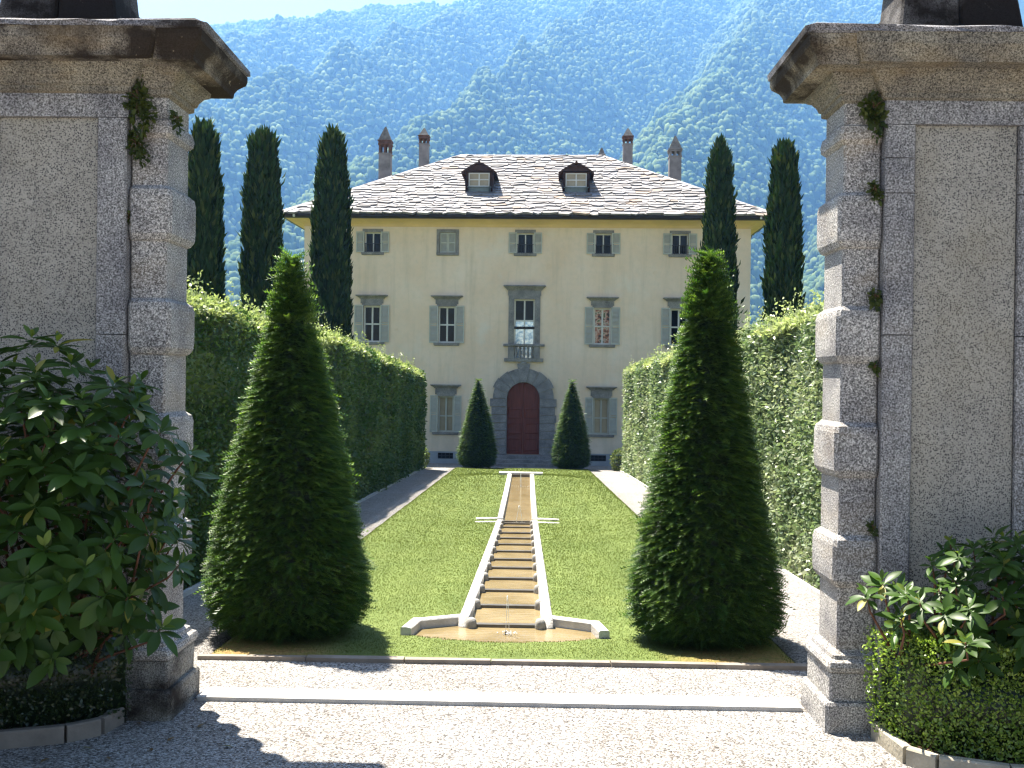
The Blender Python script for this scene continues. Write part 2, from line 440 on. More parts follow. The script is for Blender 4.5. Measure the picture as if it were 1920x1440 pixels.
# grass blades
N = 240000
u = rng.random(N); y0, y1 = 8.1, 35.7
y = (y0 ** -.9 + u * (y1 ** -.9 - y0 ** -.9)) ** (1 / -.9)
x = AX + (rng.random(N) * 2 - 1) * (LW - .02)
dry = (np.abs(x - AX) > 1.35) & (y < 8.75) & (rng.random(N) < .55)
ok = ~((np.abs(x - AX) < cw(y) + .10) & (y > 9.4) & (y < 30.1)) & ~(in_fan(x - AX, y)) & ~dry
x, y = x[ok], y[ok]; n = len(x)
z = lawn_z(x, y) - .004
sc = y / 9.
hgt = (.008 + .010 * rng.random(n)) * np.sqrt(sc); wd = .0035 * sc * (.7 + .6 * rng.random(n))
an = rng.random(n) * 6.283; lean = .6 * rng.random(n); la = rng.random(n) * 6.283
P = np.stack([x, y, z], -1)
ex = np.stack([np.cos(an), np.sin(an), 0 * an], -1) * wd[:, None]
tip = P + np.stack([np.cos(la) * lean * hgt, np.sin(la) * lean * hgt, hgt], -1)
V = np.stack([P - ex, P + ex, tip], 1).reshape(-1, 3)
kk = .8 + .5 * rng.random((n, 1)); mixy = (.25 + .35 * rng.random((n, 1))) * (.5 + 1.0 * fbm(x * .8, y * .8, 3, 9))[:, None]
cg = (np.array([.065, .095, .02]) * (1 - mixy) + np.array([.165, .19, .07]) * mixy) * kk
o = mk('grass', V, np.arange(3 * n).reshape(-1, 3), M['grass'], col=np.repeat(cg, 3, 0))
tag(o, 'short mown grass blades covering the lawn', None, kind='stuff')

# threshold and edgings
mb = MB(); mb.rings([ring8(AX - 2.13, AX + 2.13, 6.98, 7.2, z, c) for z, c in ((-.05, .01), (.022, .01), (.03, .02))])
tag(mb.build('threshold_stone', M['sill_stone']), 'long white stone threshold set in the gravel between the gate piers', 'threshold')
mb = MB()
x = AX - LW - .02
while x < AX + LW:
    L = random.uniform(.7, 1.1); x2 = min(x + L, AX + LW + .02)
    mb.box(x, x2 - .008, 7.99, 8.06, -.05, .035, j=.004); x = x2
tag(mb.build('lawn_edging', M['edging']), 'low brown stone edging along the front of the lawn', 'edging')
for s, nm in ((-1, 'shaded path by the left hedge'), (1, 'sunlit path by the right hedge')):
    mb = MB(); yy = 9.0
    while yy < 35:
        y2 = yy + random.uniform(.9, 1.3); xe = AX + s * 3.47
        a, b = sorted((xe, xe + s * .06))
        mb.rings([[(a, yy, g(yy) - .05), (b, yy, g(yy) - .05), (b, yy, g(yy) + .05), (a, yy, g(yy) + .05)],
                  [(a, y2 - .01, g(y2) - .05), (b, y2 - .01, g(y2) - .05), (b, y2 - .01, g(y2) + .05), (a, y2 - .01, g(y2) + .05)]]); yy = y2
    tag(mb.build('path_edging', M['white_stone']), 'thin pale stone edging of the ' + nm, 'edging', 'path edgings')

# ------------------------------------------------------------------ water cascade
casc = thing('water_cascade', 'long stone water staircase down the middle of the lawn', 'cascade', (AX, 9.4, 0))
lv = []      # (y0, y1, z)
lv.append(('fan', -.055))
for a, b in zip(BARS[:-1], BARS[1:]):
    lv.append((a, b, float(wl((a + b) / 2))))
mb = MB()
# fan pool polygon
front = [(AX + d, float(fan_front(d)) - .03, -.055) for d in np.linspace(-FANW, FANW, 25)]
mb.add(front + [(AX + FANW, 9.30, -.055), (AX + .33, 9.60, -.055), (AX - .33, 9.60, -.055), (AX - FANW, 9.30, -.055)], [tuple(range(29))])
for a, b, z in lv[1:]:
    wa, wb = cw(a) + .02, cw(b) + .02
    mb.add([(AX - wa, a, z), (AX + wa, a, z), (AX + wb, b, z), (AX - wb, b, z)], [(0, 1, 2, 3)])
mb.add([(AX - .92, 19.93, -.655), (AX + .92, 19.93, -.655), (AX + .92, 20.55, -.655), (AX - .92, 20.55, -.655)], [(0, 1, 2, 3)])
mb.add([(AX - .31, 20.55, -.65), (AX + .31, 20.55, -.65), (AX + .30, 29.92, -.65), (AX - .30, 29.92, -.65)], [(0, 1, 2, 3)])
struct(mb.build('water', M['water']), 'shallow golden brown water of the stepped pools')

def bar_round(mb, pts, w, h0, h1, rnd=.016):
    """a stone kerb along pts (x, y, z_base): rounded top, width w"""
    P = [Vector(p) for p in pts]; rings = []
    for k, p in enumerate(P):
        d = (P[min(k + 1, len(P) - 1)] - P[max(k - 1, 0)]); d.z = 0; d.normalize()
        n = Vector((-d.y, d.x, 0)); sect = [(-.5, -h0), (.5, -h0), (.5, h1 - rnd), (.4, h1 - .004), (.0, h1), (-.4, h1 - .004), (-.5, h1 - rnd)]
        rings.append([tuple(p + n * (a * w) + Vector((0, 0, b))) for a, b in sect])
    mb.rings(rings)
for k, (a, b) in enumerate(zip(BARS[:-1], BARS[1:])):
    z = float(wl((a + b) / 2)); zn = float(wl((a + b) / 2 + .95))
    for s in (-1, 1):
        mb = MB()
        bar_round(mb, [(AX + s * (cw(a) + .075), a - .03, z + .03), (AX + s * (cw(b - .01) + .06), b - .035, zn + .055)], .10, .3, .085)
        mb.build('curb_stone', M['white_stone'], casc, smooth=True)
for k, a in enumerate(BARS):
    z = float(wl(a - .45)) if k else -.055
    mb = MB(); wdt = cw(a) + .01
    mb.rings([[(AX - wdt, a - .035, zz), (AX + wdt, a - .035, zz), (AX + wdt, a + .035, zz), (AX - wdt, a + .035, zz)] for zz in (z - .3, z + .028)])
    mb.build('weir_stone', M['wet_stone'], casc)
    for s in (-1, 1):
        mb = MB(); r = .042 if k else .048
        cx = AX + s * (cw(a) + .0)
        mb.rings([[(cx + r * q * math.cos(tq), a - .05 + r * 1.1 * q * math.sin(tq), z + zz) for tq in [2 * math.pi * i / 12 for i in range(12)]]
                  for q, zz in ((1, -.2), (1.05, .03), (1, .06), (.78, .085), (.35, .095))])
        mb.build('scroll', M['grey_stone'], casc, smooth=True)
for s in (-1, 1):
    mb = MB(); bar_round(mb, [(AX + s * .37, 9.57, -.06), (AX + s * .85, 9.34, -.06)], .095, .2, .095)
    mb.build('fan_curb', M['white_stone'], casc)
    mb = MB(); bar_round(mb, [(AX + s * .835, 9.385, -.062), (AX + s * .90, 9.02, -.062)], .10, .2, .097)
    mb.build('fan_end_stone', M['white_stone'], casc)
    for yy, zz in ((19.98, -.645), (20.52, -.645)):
        mb = MB(); bar_round(mb, [(AX + s * .30, yy, zz), (AX + s * .58, yy - .03, zz), (AX + s * .84, yy - .08, zz - .0)], .13, .2, .085)
        mb.build('cross_arm', M['white_stone'], casc, smooth=True)
    mb = MB(); bar_round(mb, [(AX + s * .355, 20.58, -.65), (AX + s * .34, 25, -.65), (AX + s * .335, 29.95, -.65)], .12, .2, .10)
    mb.build('pool_curb', M['white_stone'], casc, smooth=True)
mb = MB(); mb.rings([ring8(AX - .66, AX + .66, 30.02, 30.42, z, .03) for z in (-.9, -.56, -.535)])
mb.build('end_slab', M['white_stone'], casc)
mb = MB(); mb.box(AX - .29, AX + .29, 29.93, 30.02, -.9, -.575); mb.build('end_weir', M['wet_stone'], casc)
mb = MB(); mb.box(AX - .28, AX + .28, 20.49, 20.555, -.9, -.625); mb.build('pool_weir', M['wet_stone'], casc)

def jet(x, y, z, h, lean, label, seed):
    rd = random.Random(seed); th = thing('fountain_jet', label, 'fountain jet', (x, y, z), 'fountain jets')
    mb = MB()
    up = [(x + lean * .5 * t, y, z + h * t) for t in (0, .3, .6, .85, 1)]
    dn = [(x + lean * (.5 + .5 * t) + .012 * t, y + .01, z + h * (1 - t * t)) for t in (0, .15, .4, .7, 1)]
    sc = y / 9.2
    mb.tube(up, [.0024 * sc] * 4 + [.004 * sc], 5); mb.build('rising_stream', M['jet'], th, True)
    mb = MB(); mb.tube(dn, [.0035 * sc, .0024 * sc, .002 * sc, .002 * sc, .003 * sc], 5); mb.build('falling_stream', M['jet'], th, True)
    mb = MB()
    for k in range(26):
        a = rd.random() * 6.28; rr = .10 * rd.random() * sc; q = .004 + .004 * rd.random()
        cx, cy, cz = x + lean + rr * math.cos(a), y + rr * math.sin(a) * .5, z + .008 + .03 * rd.random()
        mb.add([(cx - q, cy, cz), (cx + q, cy, cz), (cx, cy - q, cz), (cx, cy + q, cz), (cx, cy, cz - q), (cx, cy, cz + q)],
               [(0, 2, 5), (2, 1, 5), (1, 3, 5), (3, 0, 5), (2, 0, 4), (1, 2, 4), (3, 1, 4), (0, 3, 4)])
    mb.build('foam', M['jet'], th)
    mb = MB(); mb.tube([(x, y, z - .04), (x, y, z + .03)], .008, 8); mb.build('nozzle', M['iron'], th)
jet(AX + .005, 9.15, -.055, .36, .02, 'thin twin water jet rising from the fan shaped front pool', 1)
jet(AX - .03, 20.2, -.65, .38, .12, 'small arching water jet at the cross arms of the cascade', 2)
jet(AX + .0, 27.2, -.65, .42, .02, 'faint water jet in the long far pool of the cascade', 3)

# ------------------------------------------------------------------ gate: piers and walls
def side(s, x):       # distance from the axis -> world x
    return AX + s * x
def sx(s, a, b):
    return sorted((side(s, a), side(s, b)))

BLOCKS = [(.94, 1.29), (1.67, 2.04), (2.43, 2.81), (3.19, 3.565)]
def pier(s, label):
    th = thing('gate_pier', label, 'gate pier', (side(s, 2.45), 6.86, 0), 'gate piers')
    x0, x1 = sx(s, 2.255, 2.5); y0, y1 = 6.65, 7.07
    dark = M['base_dark'] if s < 0 else M['granite']
    o0, o1 = (.0, 1.) if s < 0 else (1., .0)          # only the opening side and faces project
    sides = (o0, o1, 1, 1)
    def part(name, prof, m, c=.012):
        mb = MB(); profile(mb, x0, x1, y0, y1, prof, c, sides); return mb.build(name, m, th)
    part('plinth', [(.095, -.15), (.095, .18), (.085, .2)], dark, .02)
    part('upper_plinth', [(.06, .2), (.063, .37), (.06, .385)], dark, .015)
    part('base_moulding', [(.055, .386), (.075, .40), (.085, .43), (.075, .46), (.045, .475), (.04, .50), (.015, .515), (.0, .53)], M['granite'], .015)
    z = .53; k = 0
    for a, b in BLOCKS + [(3.88, 4.01)]:
        part('shaft_stone', [(0, z), (0, a)], M['granite'], .014)
        if b < 4:
            part('bossed_block', [(.002, a), (.022, a + .012), (.042, a + .05), (.046, a + .1), (.046, b - .07), (.038, b - .03), (.016, b - .012), (.002, b)], M['granite'], .022)
        else:
            part('necking', [(.002, a), (.03, a + .03), (.034, a + .07), (.024, b - .012), (.002, b)], M['granite'], .02)
        z = b
    part('frieze', [(0, 4.01), (0, 4.15)], M['granite'], .012)
    part('bed_moulding', [(.0, 4.15), (.03, 4.165), (.03, 4.20), (.045, 4.205), (.055, 4.235), (.085, 4.275), (.115, 4.29), (.12, 4.325)], M['cornice'], .012)
    cm = M['cornice_dark'] if s < 0 else M['cornice_mid']
    part('corona', [(.12, 4.326), (.245, 4.332), (.25, 4.365), (.27, 4.40), (.315, 4.44), (.325, 4.47), (.325, 4.505)], cm, .015)
    mb = MB()
    rr = random.Random(5 + s)
    rings = []
    for p, z in ((.33, 4.506), (.345, 4.515), (.35, 4.55), (.33, 4.565), (.12, 4.63), (-.1, 4.66)):
        r = ring8(x0 - p * sides[0], x1 + p * sides[1], y0 - p, y1 + p, z, .05)
        rings.append([(a + rr.uniform(-.008, .008), b + rr.uniform(-.008, .008), c + rr.uniform(-.006, .006)) for a, b, c in r])
    mb.rings(rings); mb.build('capstone', M['slate_cap'], th)

def wall(s, label):
    th = thing('garden_wall', label, 'wall', (side(s, 4.2), 6.8, 0), 'walls either side of the gate')
    in_, out = 2.50, 7.5
    yb = 7.04
    def seg(name, a, b, yf, z0, z1, m, c=.01):
        mb = MB(); x0, x1 = sx(s, a, b); mb.rings([ring8(x0, x1, yf, yb, z, c) for z in (z0, z1)]); return mb.build(name, m, th)
    strips = [(2.505, 2.70), (3.38, 3.575), (5.3, 5.5)]
    prev = None
    joints = [-.1, .9, 2.62, 3.55, 3.78, 4.0] if s > 0 else [-.1, 1.2, 2.56, 4.0]
    for a, b in strips:
        for z0, z1 in zip(joints[:-1], joints[1:]):
            seg('pilaster_stone', a, b, 6.580, z0 + .003, z1 - .003, M['granite_strip'], .012)
    for a, b in ((2.702, 3.378), (3.577, 5.298), (5.502, 7.5)):
        seg('wall_panel', a, b, 6.615, -.1, 4.0, M['render'])
    x0, x1 = sx(s, in_, out); sides = (1, 0, 1, 1) if s > 0 else (0, 1, 1, 1)
    def part(name, prof, m, c=.012):
        mb = MB(); profile(mb, x0, x1, 6.583, yb, prof, c, sides); return mb.build(name, m, th)
    part('frieze', [(.004, 4.002), (.004, 4.155)], M['granite_strip'])
    part('bed_moulding', [(.005, 4.156), (.03, 4.167), (.03, 4.20), (.045, 4.207), (.06, 4.24), (.105, 4.30), (.125, 4.31), (.13, 4.33)], M['cornice'])
    part('corona', [(.13, 4.331), (.235, 4.336), (.24, 4.365), (.255, 4.40), (.275, 4.44), (.28, 4.51)], M['cornice_dark'] if s < 0 else M['cornice'], .015)
    rr = random.Random(9 + s); mb = MB(); nseg = 34
    rings = []
    for k in range(nseg + 1):
        xx = x0 - .30 * sides[0] + (x1 - x0 + .30 * (sides[0] + sides[1])) * k / nseg
        jj = lambda q: rr.uniform(-q, q)
        rings.append([(xx, 6.30 + jj(.012), 4.512 + jj(.002)), (xx, 7.34, 4.512), (xx, 7.34, 4.545), (xx, 7.0, 4.64), (xx, 6.65, 4.63 + jj(.006)), (xx, 6.34 + jj(.01), 4.56 + jj(.008)), (xx, 6.295 + jj(.012), 4.545 + jj(.008))])
    mb.rings(rings); mb.build('coping', M['slate_cap'], th)

wall(-1, 'shaded garden wall of speckled render behind the big dark rhododendron')
wall(1, 'speckled garden wall panel rising behind the sunlit clipped box hedge')
pier(-1, 'rusticated granite gate pier with blackened base and lichen stained cornice beside the dark shrub')
pier(1, 'rusticated granite gate pier with sunlit inner face next to the clipped box hedge')
for s, lab in ((-1, 'dark stone pedestal on top of the gate wall above the large shaded shrub'), (1, 'dark stone pedestal of two courses on the gate wall above the box hedge')):
    th = thing('pedestal', lab, 'pedestal', (side(s, 3.0), 6.85, 4.6), 'stone pedestals on the gate wall')
    for zz0, zz1, p0, p1 in ((4.60, 4.83, .06, .03), (4.832, 5.06, .02, 0), (5.062, 5.14, .06, .06)):
        for a, b in ((2.64, 2.98), (2.986, 3.34)):
            mb = MB(); x0, x1 = sx(s, a, b)
            lo = 1 if (a < 2.7) == (s > 0) else 0; hi = 1 if (a < 2.7) != (s > 0) else 0
            mb.rings([ring8(x0 - p * lo, x1 + p * hi, 6.64 - p, 7.06 + p, z, .015) for p, z in ((p0, zz0), (p1, zz1))])
            mb.build('course_stone', M['pedestal'], th)

# ------------------------------------------------------------------ villa
VY = 40.
villa = thing('villa', 'large pale yellow three storey villa with grey shutters and stone slab roof', 'villa', (AX, VY, HB))
villa.rotation_euler = (0, 0, R(-1.7))
HWD, DEP = 8.95, 11.4
def bld(mb, name, m, parent=villa, **k): return mb.build(name, M[m], parent, local=True, **k)
H = lambda z: z - HB         # world height -> local
cols = [-6.16, -3.12, 0, 3.12, 6.16]
# openings (x0, x1, z0, z1) local
TOP = (H(7.33), H(8.14)); MID = (H(3.71), H(5.17)); LOW = (H(.117), H(1.56)); CEN = (H(3.09), H(5.49)); DOOR = (H(-.75), H(2.17))
ops = []
for c in cols: ops.append((c - .33, c + .33, *TOP))
for c in cols:
    if c: ops.append((c - .345, c + .345, *MID))
for c in (cols[1], cols[3]): ops.append((c - .315, c + .315, *LOW))
ops.append((-.41, .41, *CEN)); ops.append((-.67, .67, *DOOR))
cellar = [(-3.42, -2.80), (-4.35, -3.75), (2.72, 3.34), (3.75, 4.35)]
for a, b in cellar: ops.append((a, b, H(-.96), H(-.72)))
ZT = H(8.36)
xc = sorted({-HWD, HWD} | {o[0] for o in ops} | {o[1] for o in ops}); zc = sorted({0, ZT, H(-.66)} | {o[2] for o in ops} | {o[3] for o in ops})
def facade(zlo, zhi):
    mb = MB()
    for xa, xb in zip(xc[:-1], xc[1:]):
        for za, zb in zip(zc[:-1], zc[1:]):
            mx, mz = (xa + xb) / 2, (za + zb) / 2
            if mz < zlo or mz > zhi or any(o[0] < mx < o[1] and o[2] < mz < o[3] for o in ops): continue
            mb.add([(xa, 0, za), (xb, 0, za), (xb, 0, zb), (xa, 0, zb)], [(0, 1, 2, 3)])
    for a, b, c, d in ops:
        if not (zlo < (c + d) / 2 < zhi): continue
        D = .24
        mb.add([(a, 0, c), (b, 0, c), (b, 0, d), (a, 0, d), (a, D, c), (b, D, c), (b, D, d), (a, D, d)], [(0, 4, 5, 1), (1, 5, 6, 2), (2, 6, 7, 3), (3, 7, 4, 0), (4, 7, 6, 5)])
    for pts in ([(-HWD, 0), (-HWD, DEP)], [(-HWD, DEP), (HWD, DEP)], [(HWD, DEP), (HWD, 0)]):
        (a, b), (c, d) = pts
        z0, z1 = max(0, zlo), min(ZT, zhi)
        mb.add([(a, b, z0), (a, b, z1), (c, d, z1), (c, d, z0)], [(0, 1, 2, 3)])
    return mb
bld(facade(H(-.66), 99), 'wall', 'plaster')
bld(facade(-1, H(-.66)), 'basement_wall', 'basement')
for a, b in cellar:
    mb = MB(); mb.box(a, b, .10, .12, H(-.96), H(-.72)); o = bld(mb, 'cellar_window', 'glass')
    mb = MB()
    for k in range(1, 4): xx = a + (b - a) * k / 4; mb.box(xx - .012, xx + .012, .04, .06, H(-.96), H(-.72))
    mb.box(a, b, .037, .063, H(-.85), H(-.83)); bld(mb, 'grille', 'iron', o)

# eaves: cove, gutter
EO = .68; ZE = H(8.83)
mb = MB()
prof = [(.01, ZT), (.012, ZT + .03), (.05, ZT + .10), (.16, ZT + .17), (.34, ZT + .22), (EO - .06, ZT + .235)]
rings = [[(-HWD - p, -p, z), (HWD + p, -p, z), (HWD + p, DEP + p, z), (-HWD - p, DEP + p, z)] for p, z in prof]
mb.rings(rings, cap=(False, True)); bld(mb, 'eaves_cove', 'cove')
mb = MB()
zz = ZT + .236
gp = [(EO - .05, zz), (EO + .06, zz + .015), (EO + .10, zz + .06), (EO + .10, zz + .165), (EO + .085, zz + .17), (EO - .05, zz + .172)]
mb.rings([[(-HWD - p, -p, z), (HWD + p, -p, z), (HWD + p, DEP + p, z), (-HWD - p, DEP + p, z)] for p, z in gp], cap=(True, True)); bld(mb, 'gutter', 'gutter')
mb = MB()
for s in (-1, 1): mb.box(s * (HWD + .25) - .03, s * (HWD + .25) + .03, -EO - .16, -EO - .10, zz - .03, zz + .12)
for s in (-1, 1):
    m2 = MB(); m2.box(s * (HWD + .22) - .035, s * (HWD + .22) + .035, -EO - .20, -EO - .105, zz + .02, zz + .11); bld(m2, 'eave_lamp', 'sash')

# roof: base solid + laid stone slabs
E = EO + .10; ZR0 = zz + .18; RUN = DEP / 2 + E; RISE = 3.72; RH = HWD + E - RUN
corners = [(-HWD - E, -E), (HWD + E, -E), (HWD + E, DEP + E), (-HWD - E, DEP + E)]
mb = MB()
vs = [(x, y, ZR0 - .03) for x, y in corners] + [(-RH, DEP / 2, ZR0 + RISE - .03), (RH, DEP / 2, ZR0 + RISE - .03)]
mb.add(vs, [(0, 1, 5, 4), (2, 3, 4, 5), (1, 2, 5), (3, 0, 4), (3, 2, 1, 0)])
sl = math.hypot(RUN, RISE)
rd = random.Random(4)
def slope_slabs(mb, origin, ux, up, wid, ridge_half):
    """origin: middle of the eave; ux along the eave, up: up-slope unit vector"""
    n = ux.cross(up).normalized()
    if n.z < 0: n = -n
    half = lambda wv: wid * (1 - wv / sl) + ridge_half * wv / sl
    wv = -.06
    while wv < sl - .1:
        hrow = rd.uniform(.25, .36); lap = .2
        hb = half(max(wv, 0)); u = -hb - rd.uniform(0, .3)
        while u < hb:
            wd = rd.choice([rd.uniform(.25, .5), rd.uniform(.4, .8)]); 
            a, b = u, u + wd; u = b + .012
            h2 = half(min(wv + hrow + lap, sl))
            t0 = rd.uniform(.045, .085); lift = t0 + .012
            dz = [rd.uniform(-.11, .11) for _ in range(4)]
            k = rd.uniform(.25, .75)
            lo = [(a, wv + dz[0]), (a + wd * k, wv + dz[1] - rd.uniform(0, .07)), (b, wv + dz[2])]
            hi = [(b, wv + hrow + lap), (a, wv + hrow + lap)]
            pts = [(p, min(q, sl + .02)) for p, q in lo + hi]
            pts = [(max(-half(max(q, 0)), min(half(max(q, 0)), p)), q) for p, q in pts]
            if abs(pts[0][0] - pts[2][0]) < .06: continue
            top = []; bot = []
            for i, (p, q) in enumerate(pts):
                hgt = lift if i < 3 else .012
                base = origin + ux * p + up * q
                top.append(base + n * (hgt)); bot.append(base + n * (hgt - t0 if i < 3 else 0))
            g0 = rd.uniform(.19, .27); tint = rd.choice([(1, .96, .96), (1, .94, .92), (.98, .96, 1), (1, .97, .95)])
            if rd.random() < .05: tint = (1.05, .85, .70)
            m = len(top)
            fs = [tuple(range(m)), (0, m, m + 1, 1), (1, m + 1, m + 2, 2), (2, m + 2, m + 3, 3), (4, m + 4, m, 0)]
            mb.add(top + bot, fs, tuple(g0 * c for c in tint))
        wv += hrow
up = Vector((0, RUN, RISE)).normalized()
slope_slabs(mb, Vector((0, -E, ZR0)), Vector((1, 0, 0)), up, HWD + E, RH)
slope_slabs(mb, Vector((0, DEP + E, ZR0)), Vector((-1, 0, 0)), Vector((0, -RUN, RISE)).normalized(), HWD + E, RH)
slope_slabs(mb, Vector((-HWD - E, DEP / 2, ZR0)), Vector((0, -1, 0)), Vector((RUN, 0, RISE)).normalized(), DEP / 2 + E, 0)
slope_slabs(mb, Vector((HWD + E, DEP / 2, ZR0)), Vector((0, 1, 0)), Vector((-RUN, 0, RISE)).normalized(), DEP / 2 + E, 0)
# ridge and hip stones
def capline(a, b, n):
    a, b = Vector(a), Vector(b); d = (b - a) / n; dn = d.normalized(); sd_ = dn.cross(Vector((0, 0, 1))).normalized(); upv = sd_.cross(dn)
    for i in range(n):
        p, q = a + d * i, a + d * (i + .98); gg = rd.uniform(.25, .42); l = rd.uniform(.0, .015)
        vv = [p - sd_ * .15 - upv * .03, p + upv * (.055 + l), p + sd_ * .15 - upv * .03]
        ww = [q - sd_ * .15 - upv * .03, q + upv * (.055 + l), q + sd_ * .15 - upv * .03]
        mb.add(vv + ww, [(0, 1, 4, 3), (1, 2, 5, 4), (0, 2, 1), (3, 4, 5)], (gg, gg * .96, gg * .95))
capline((-RH, DEP / 2, ZR0 + RISE - .0), (RH, DEP / 2, ZR0 + RISE - .0), 12)
for sxn in (-1, 1):
    for yy in (-E, DEP + E):
        capline((sxn * (HWD + E), yy, ZR0 + .03), (sxn * RH, DEP / 2, ZR0 + RISE + .0), 20)
roof = bld(mb, 'roof', 'roof', col=True)
rz = lambda y: ZR0 + RISE * (y + E) / RUN

# chimneys (children of the roof)
def chimney(x, y, wdt, ztip, zcap, zlan, zsh, lan_mat, zbase):
    mb = MB(); h = wdt / 2
    mb.rings([[(x - q, y - q, z), (x + q, y - q, z), (x + q, y + q, z), (x - q, y + q, z)] for q, z in ((h, zbase), (h, zsh - .05), (h + .025, zsh - .04), (h + .025, zsh))])
    ch = bld(mb, 'chimney', 'chim')
    mb = MB(); pw = wdt * .17
    for px_ in (-h + pw / 2, 0, h - pw / 2):
        for py_ in (-h + pw / 2, 0, h - pw / 2):
            if px_ == 0 and py_ == 0: continue
            mb.box(x + px_ - pw / 2, x + px_ + pw / 2, y + py_ - pw / 2, y + py_ + pw / 2, zsh, zlan - .06)
    mb.box(x - h - .03, x + h + .03, y - h - .03, y + h + .03, zlan - .06, zlan)
    mb.box(x - h - .015, x + h + .015, y - h - .015, y + h + .015, zlan + .002, zcap - .03); mb.box(x - h - .05, x + h + .05, y - h - .05, y + h + .05, zcap - .03, zcap)
    bld(mb, 'lantern', lan_mat, ch)
    mb = MB()
    mb.rings([[(x - q, y - q, z), (x + q, y - q, z), (x + q, y + q, z), (x - q, y + q, z)] for q, z in ((h + .02, zcap + .002), (h * .7, zcap + (ztip - zcap) * .4), (.03, ztip))])
    bld(mb, 'cap', 'chim_cap', ch)
    return ch
def lc(px, py, Y):     # photo pixel at depth Y -> villa-local x, z
    u, v = (px - 960) / 1870, (720 - py) / 1870
    d = Fv + Rv * u + Uv * v; k = Y / d.y; p = Vector((0, 0, EYE)) + d * k
    q = Vector((p.x - AX, p.y - VY, p.z - HB)); a = R(1.7)
    return q.x * math.cos(a) - q.y * math.sin(a), q.z
def chim_at(px, Y, tip, cap, lan, sh, wpx, mat):
    x, zt = lc(px, tip, Y); z = [lc(px, q, Y)[1] for q in (cap, lan, sh)]
    y = Y - VY
    chimney(x, y, wpx * Y / 1870, zt, z[0], z[1], z[2], mat, ZR0 + .3)
chim_at(722, 44.2, 236, 263, 269, 287, 22, 'chim_brick')
chim_at(795, 47.3, 239, 254, 258, 269, 17.5, 'chim_brick')
chim_at(1177, 47.3, 242, 258, 262, 272, 17.5, 'chim_brick')
chim_at(1265, 44.2, 257, 283, 285, 296, 22, 'chim')
chim_at(1128, 49.5, 278, 296, 300, 306, 15, 'chim')

# dormers
def dormer(x):
    y = 1.36; zb = rz(y) + .02; w_ = .56
    mb = MB(); back = lambda z: (z - ZR0) / RISE * RUN - E + .1
    zt = zb + .86
    # cheeks + face with opening
    for s in (-1, 1):
        a, b = sorted((x + s * w_, x + s * (w_ - .12)))
        mb.add([(a, y, zb - .2), (b, y, zb - .2), (b, y, zt), (a, y, zt), (a, back(zb - .2), zb - .2), (b, back(zb - .2), zb - .2), (b, back(zt), zt), (a, back(zt), zt)],
               [(0, 1, 2, 3), (0, 3, 7, 4), (1, 5, 6, 2), (3, 2, 6, 7), (4, 7, 6, 5)])
    mb.box(x - w_ + .12, x + w_ - .12, y + .002, y + .1, zt - .06, zt)
    dm = bld(mb, 'dormer', 'brown_wood')
    mb = MB(); mb.box(x - w_ + .10, x + w_ - .08, y - .02, y + .06, zb - .1, zb + .22); mb.box(x - w_ + .06, x + w_ - .04, y - .07, y + .0, zb + .19, zb + .225); bld(mb, 'apron', 'leadgrey', dm)
    mb = MB(); z0, z1 = zb + .225, zt - .06; a, b = x - w_ + .12, x + w_ - .12
    for q in (a, x - .025, b - .05): mb.box(q, q + .05, y - .01, y + .03, z0, z1)
    for q in (z0, (z0 + z1) / 2 - .02, z1 - .045): mb.box(a + .051, x - .026, y - .007, y + .027, q, q + .045); mb.box(x + .026, b - .051, y - .007, y + .027, q, q + .045)
    bld(mb, 'sash', 'sash', dm)
    mb = MB(); mb.box(a, b, y + .035, y + .04, z0, z1); bld(mb, 'pane', 'glass_cream', dm)
    # curved little roof
    mb = MB(); n = 8; rings = []
    o = w_ + .17
    sec = []
    for k in range(n + 1):
        t_ = -1 + 2 * k / n; sec.append((x + o * t_, zt - .06 + .42 * (1 - abs(t_) ** 1.35)))
    for yy, e in ((y - .2, 0), (y + .6, .0), (y + 2.4, .0)):
        rings.append([(p, yy, z) for p, z in sec] + [(p, yy, z - .07) for p, z in reversed(sec)])
    mb.rings(rings); bld(mb, 'dormer_roof', 'brown_wood', dm)
    mb = MB()
    pk = zt + .36
    mb.add([(x - o + .12, y - .12, zt), (x + o - .12, y - .12, zt), (x + o * .5, y - .12, zt + .2), (x, y - .12, pk - .09), (x - o * .5, y - .12, zt + .2)], [(0, 1, 2, 3, 4)])
    bld(mb, 'gable_board', 'brown_wood', dm)
    mb = MB(); mb.tube([(x, y - .17, pk - .02), (x, y - .17, pk + .07)], [.06, .035], 6); bld(mb, 'finial', 'brown_wood', dm)
dormer(-2.0); dormer(2.02)

# windows
def shutter(x0, x1, z0, z1, parent, y=-.052, n=None):
    mb = MB(); n = n or int((z1 - z0) / .052)
    mb.box(x0, x0 + .045, y, y + .035, z0, z1); mb.box(x1 - .045, x1, y, y + .035, z0, z1)
    for q in (z0, (z0 + z1) / 2 - .025, z1 - .05): mb.box(x0 + .0455, x1 - .0455, y + .002, y + .033, q, q + .05)
    for k in range(n):
        z = z0 + .05 + (z1 - z0 - .1) * (k + .5) / n
        if abs(z - (z0 + z1) / 2) < .04: continue
        mb.add([(x0 + .046, y + .003, z - .020), (x1 - .046, y + .003, z - .020), (x1 - .046, y + .028, z + .018), (x0 + .046, y + .028, z + .018),
                (x0 + .046, y + .008, z - .024), (x1 - .046, y + .008, z - .024), (x1 - .046, y + .033, z + .014), (x0 + .046, y + .033, z + .014)],
               [(0, 1, 2, 3), (7, 6, 5, 4), (0, 4, 5, 1), (3, 2, 6, 7)])
    return bld(mb, 'shutter', 'shutter', parent)
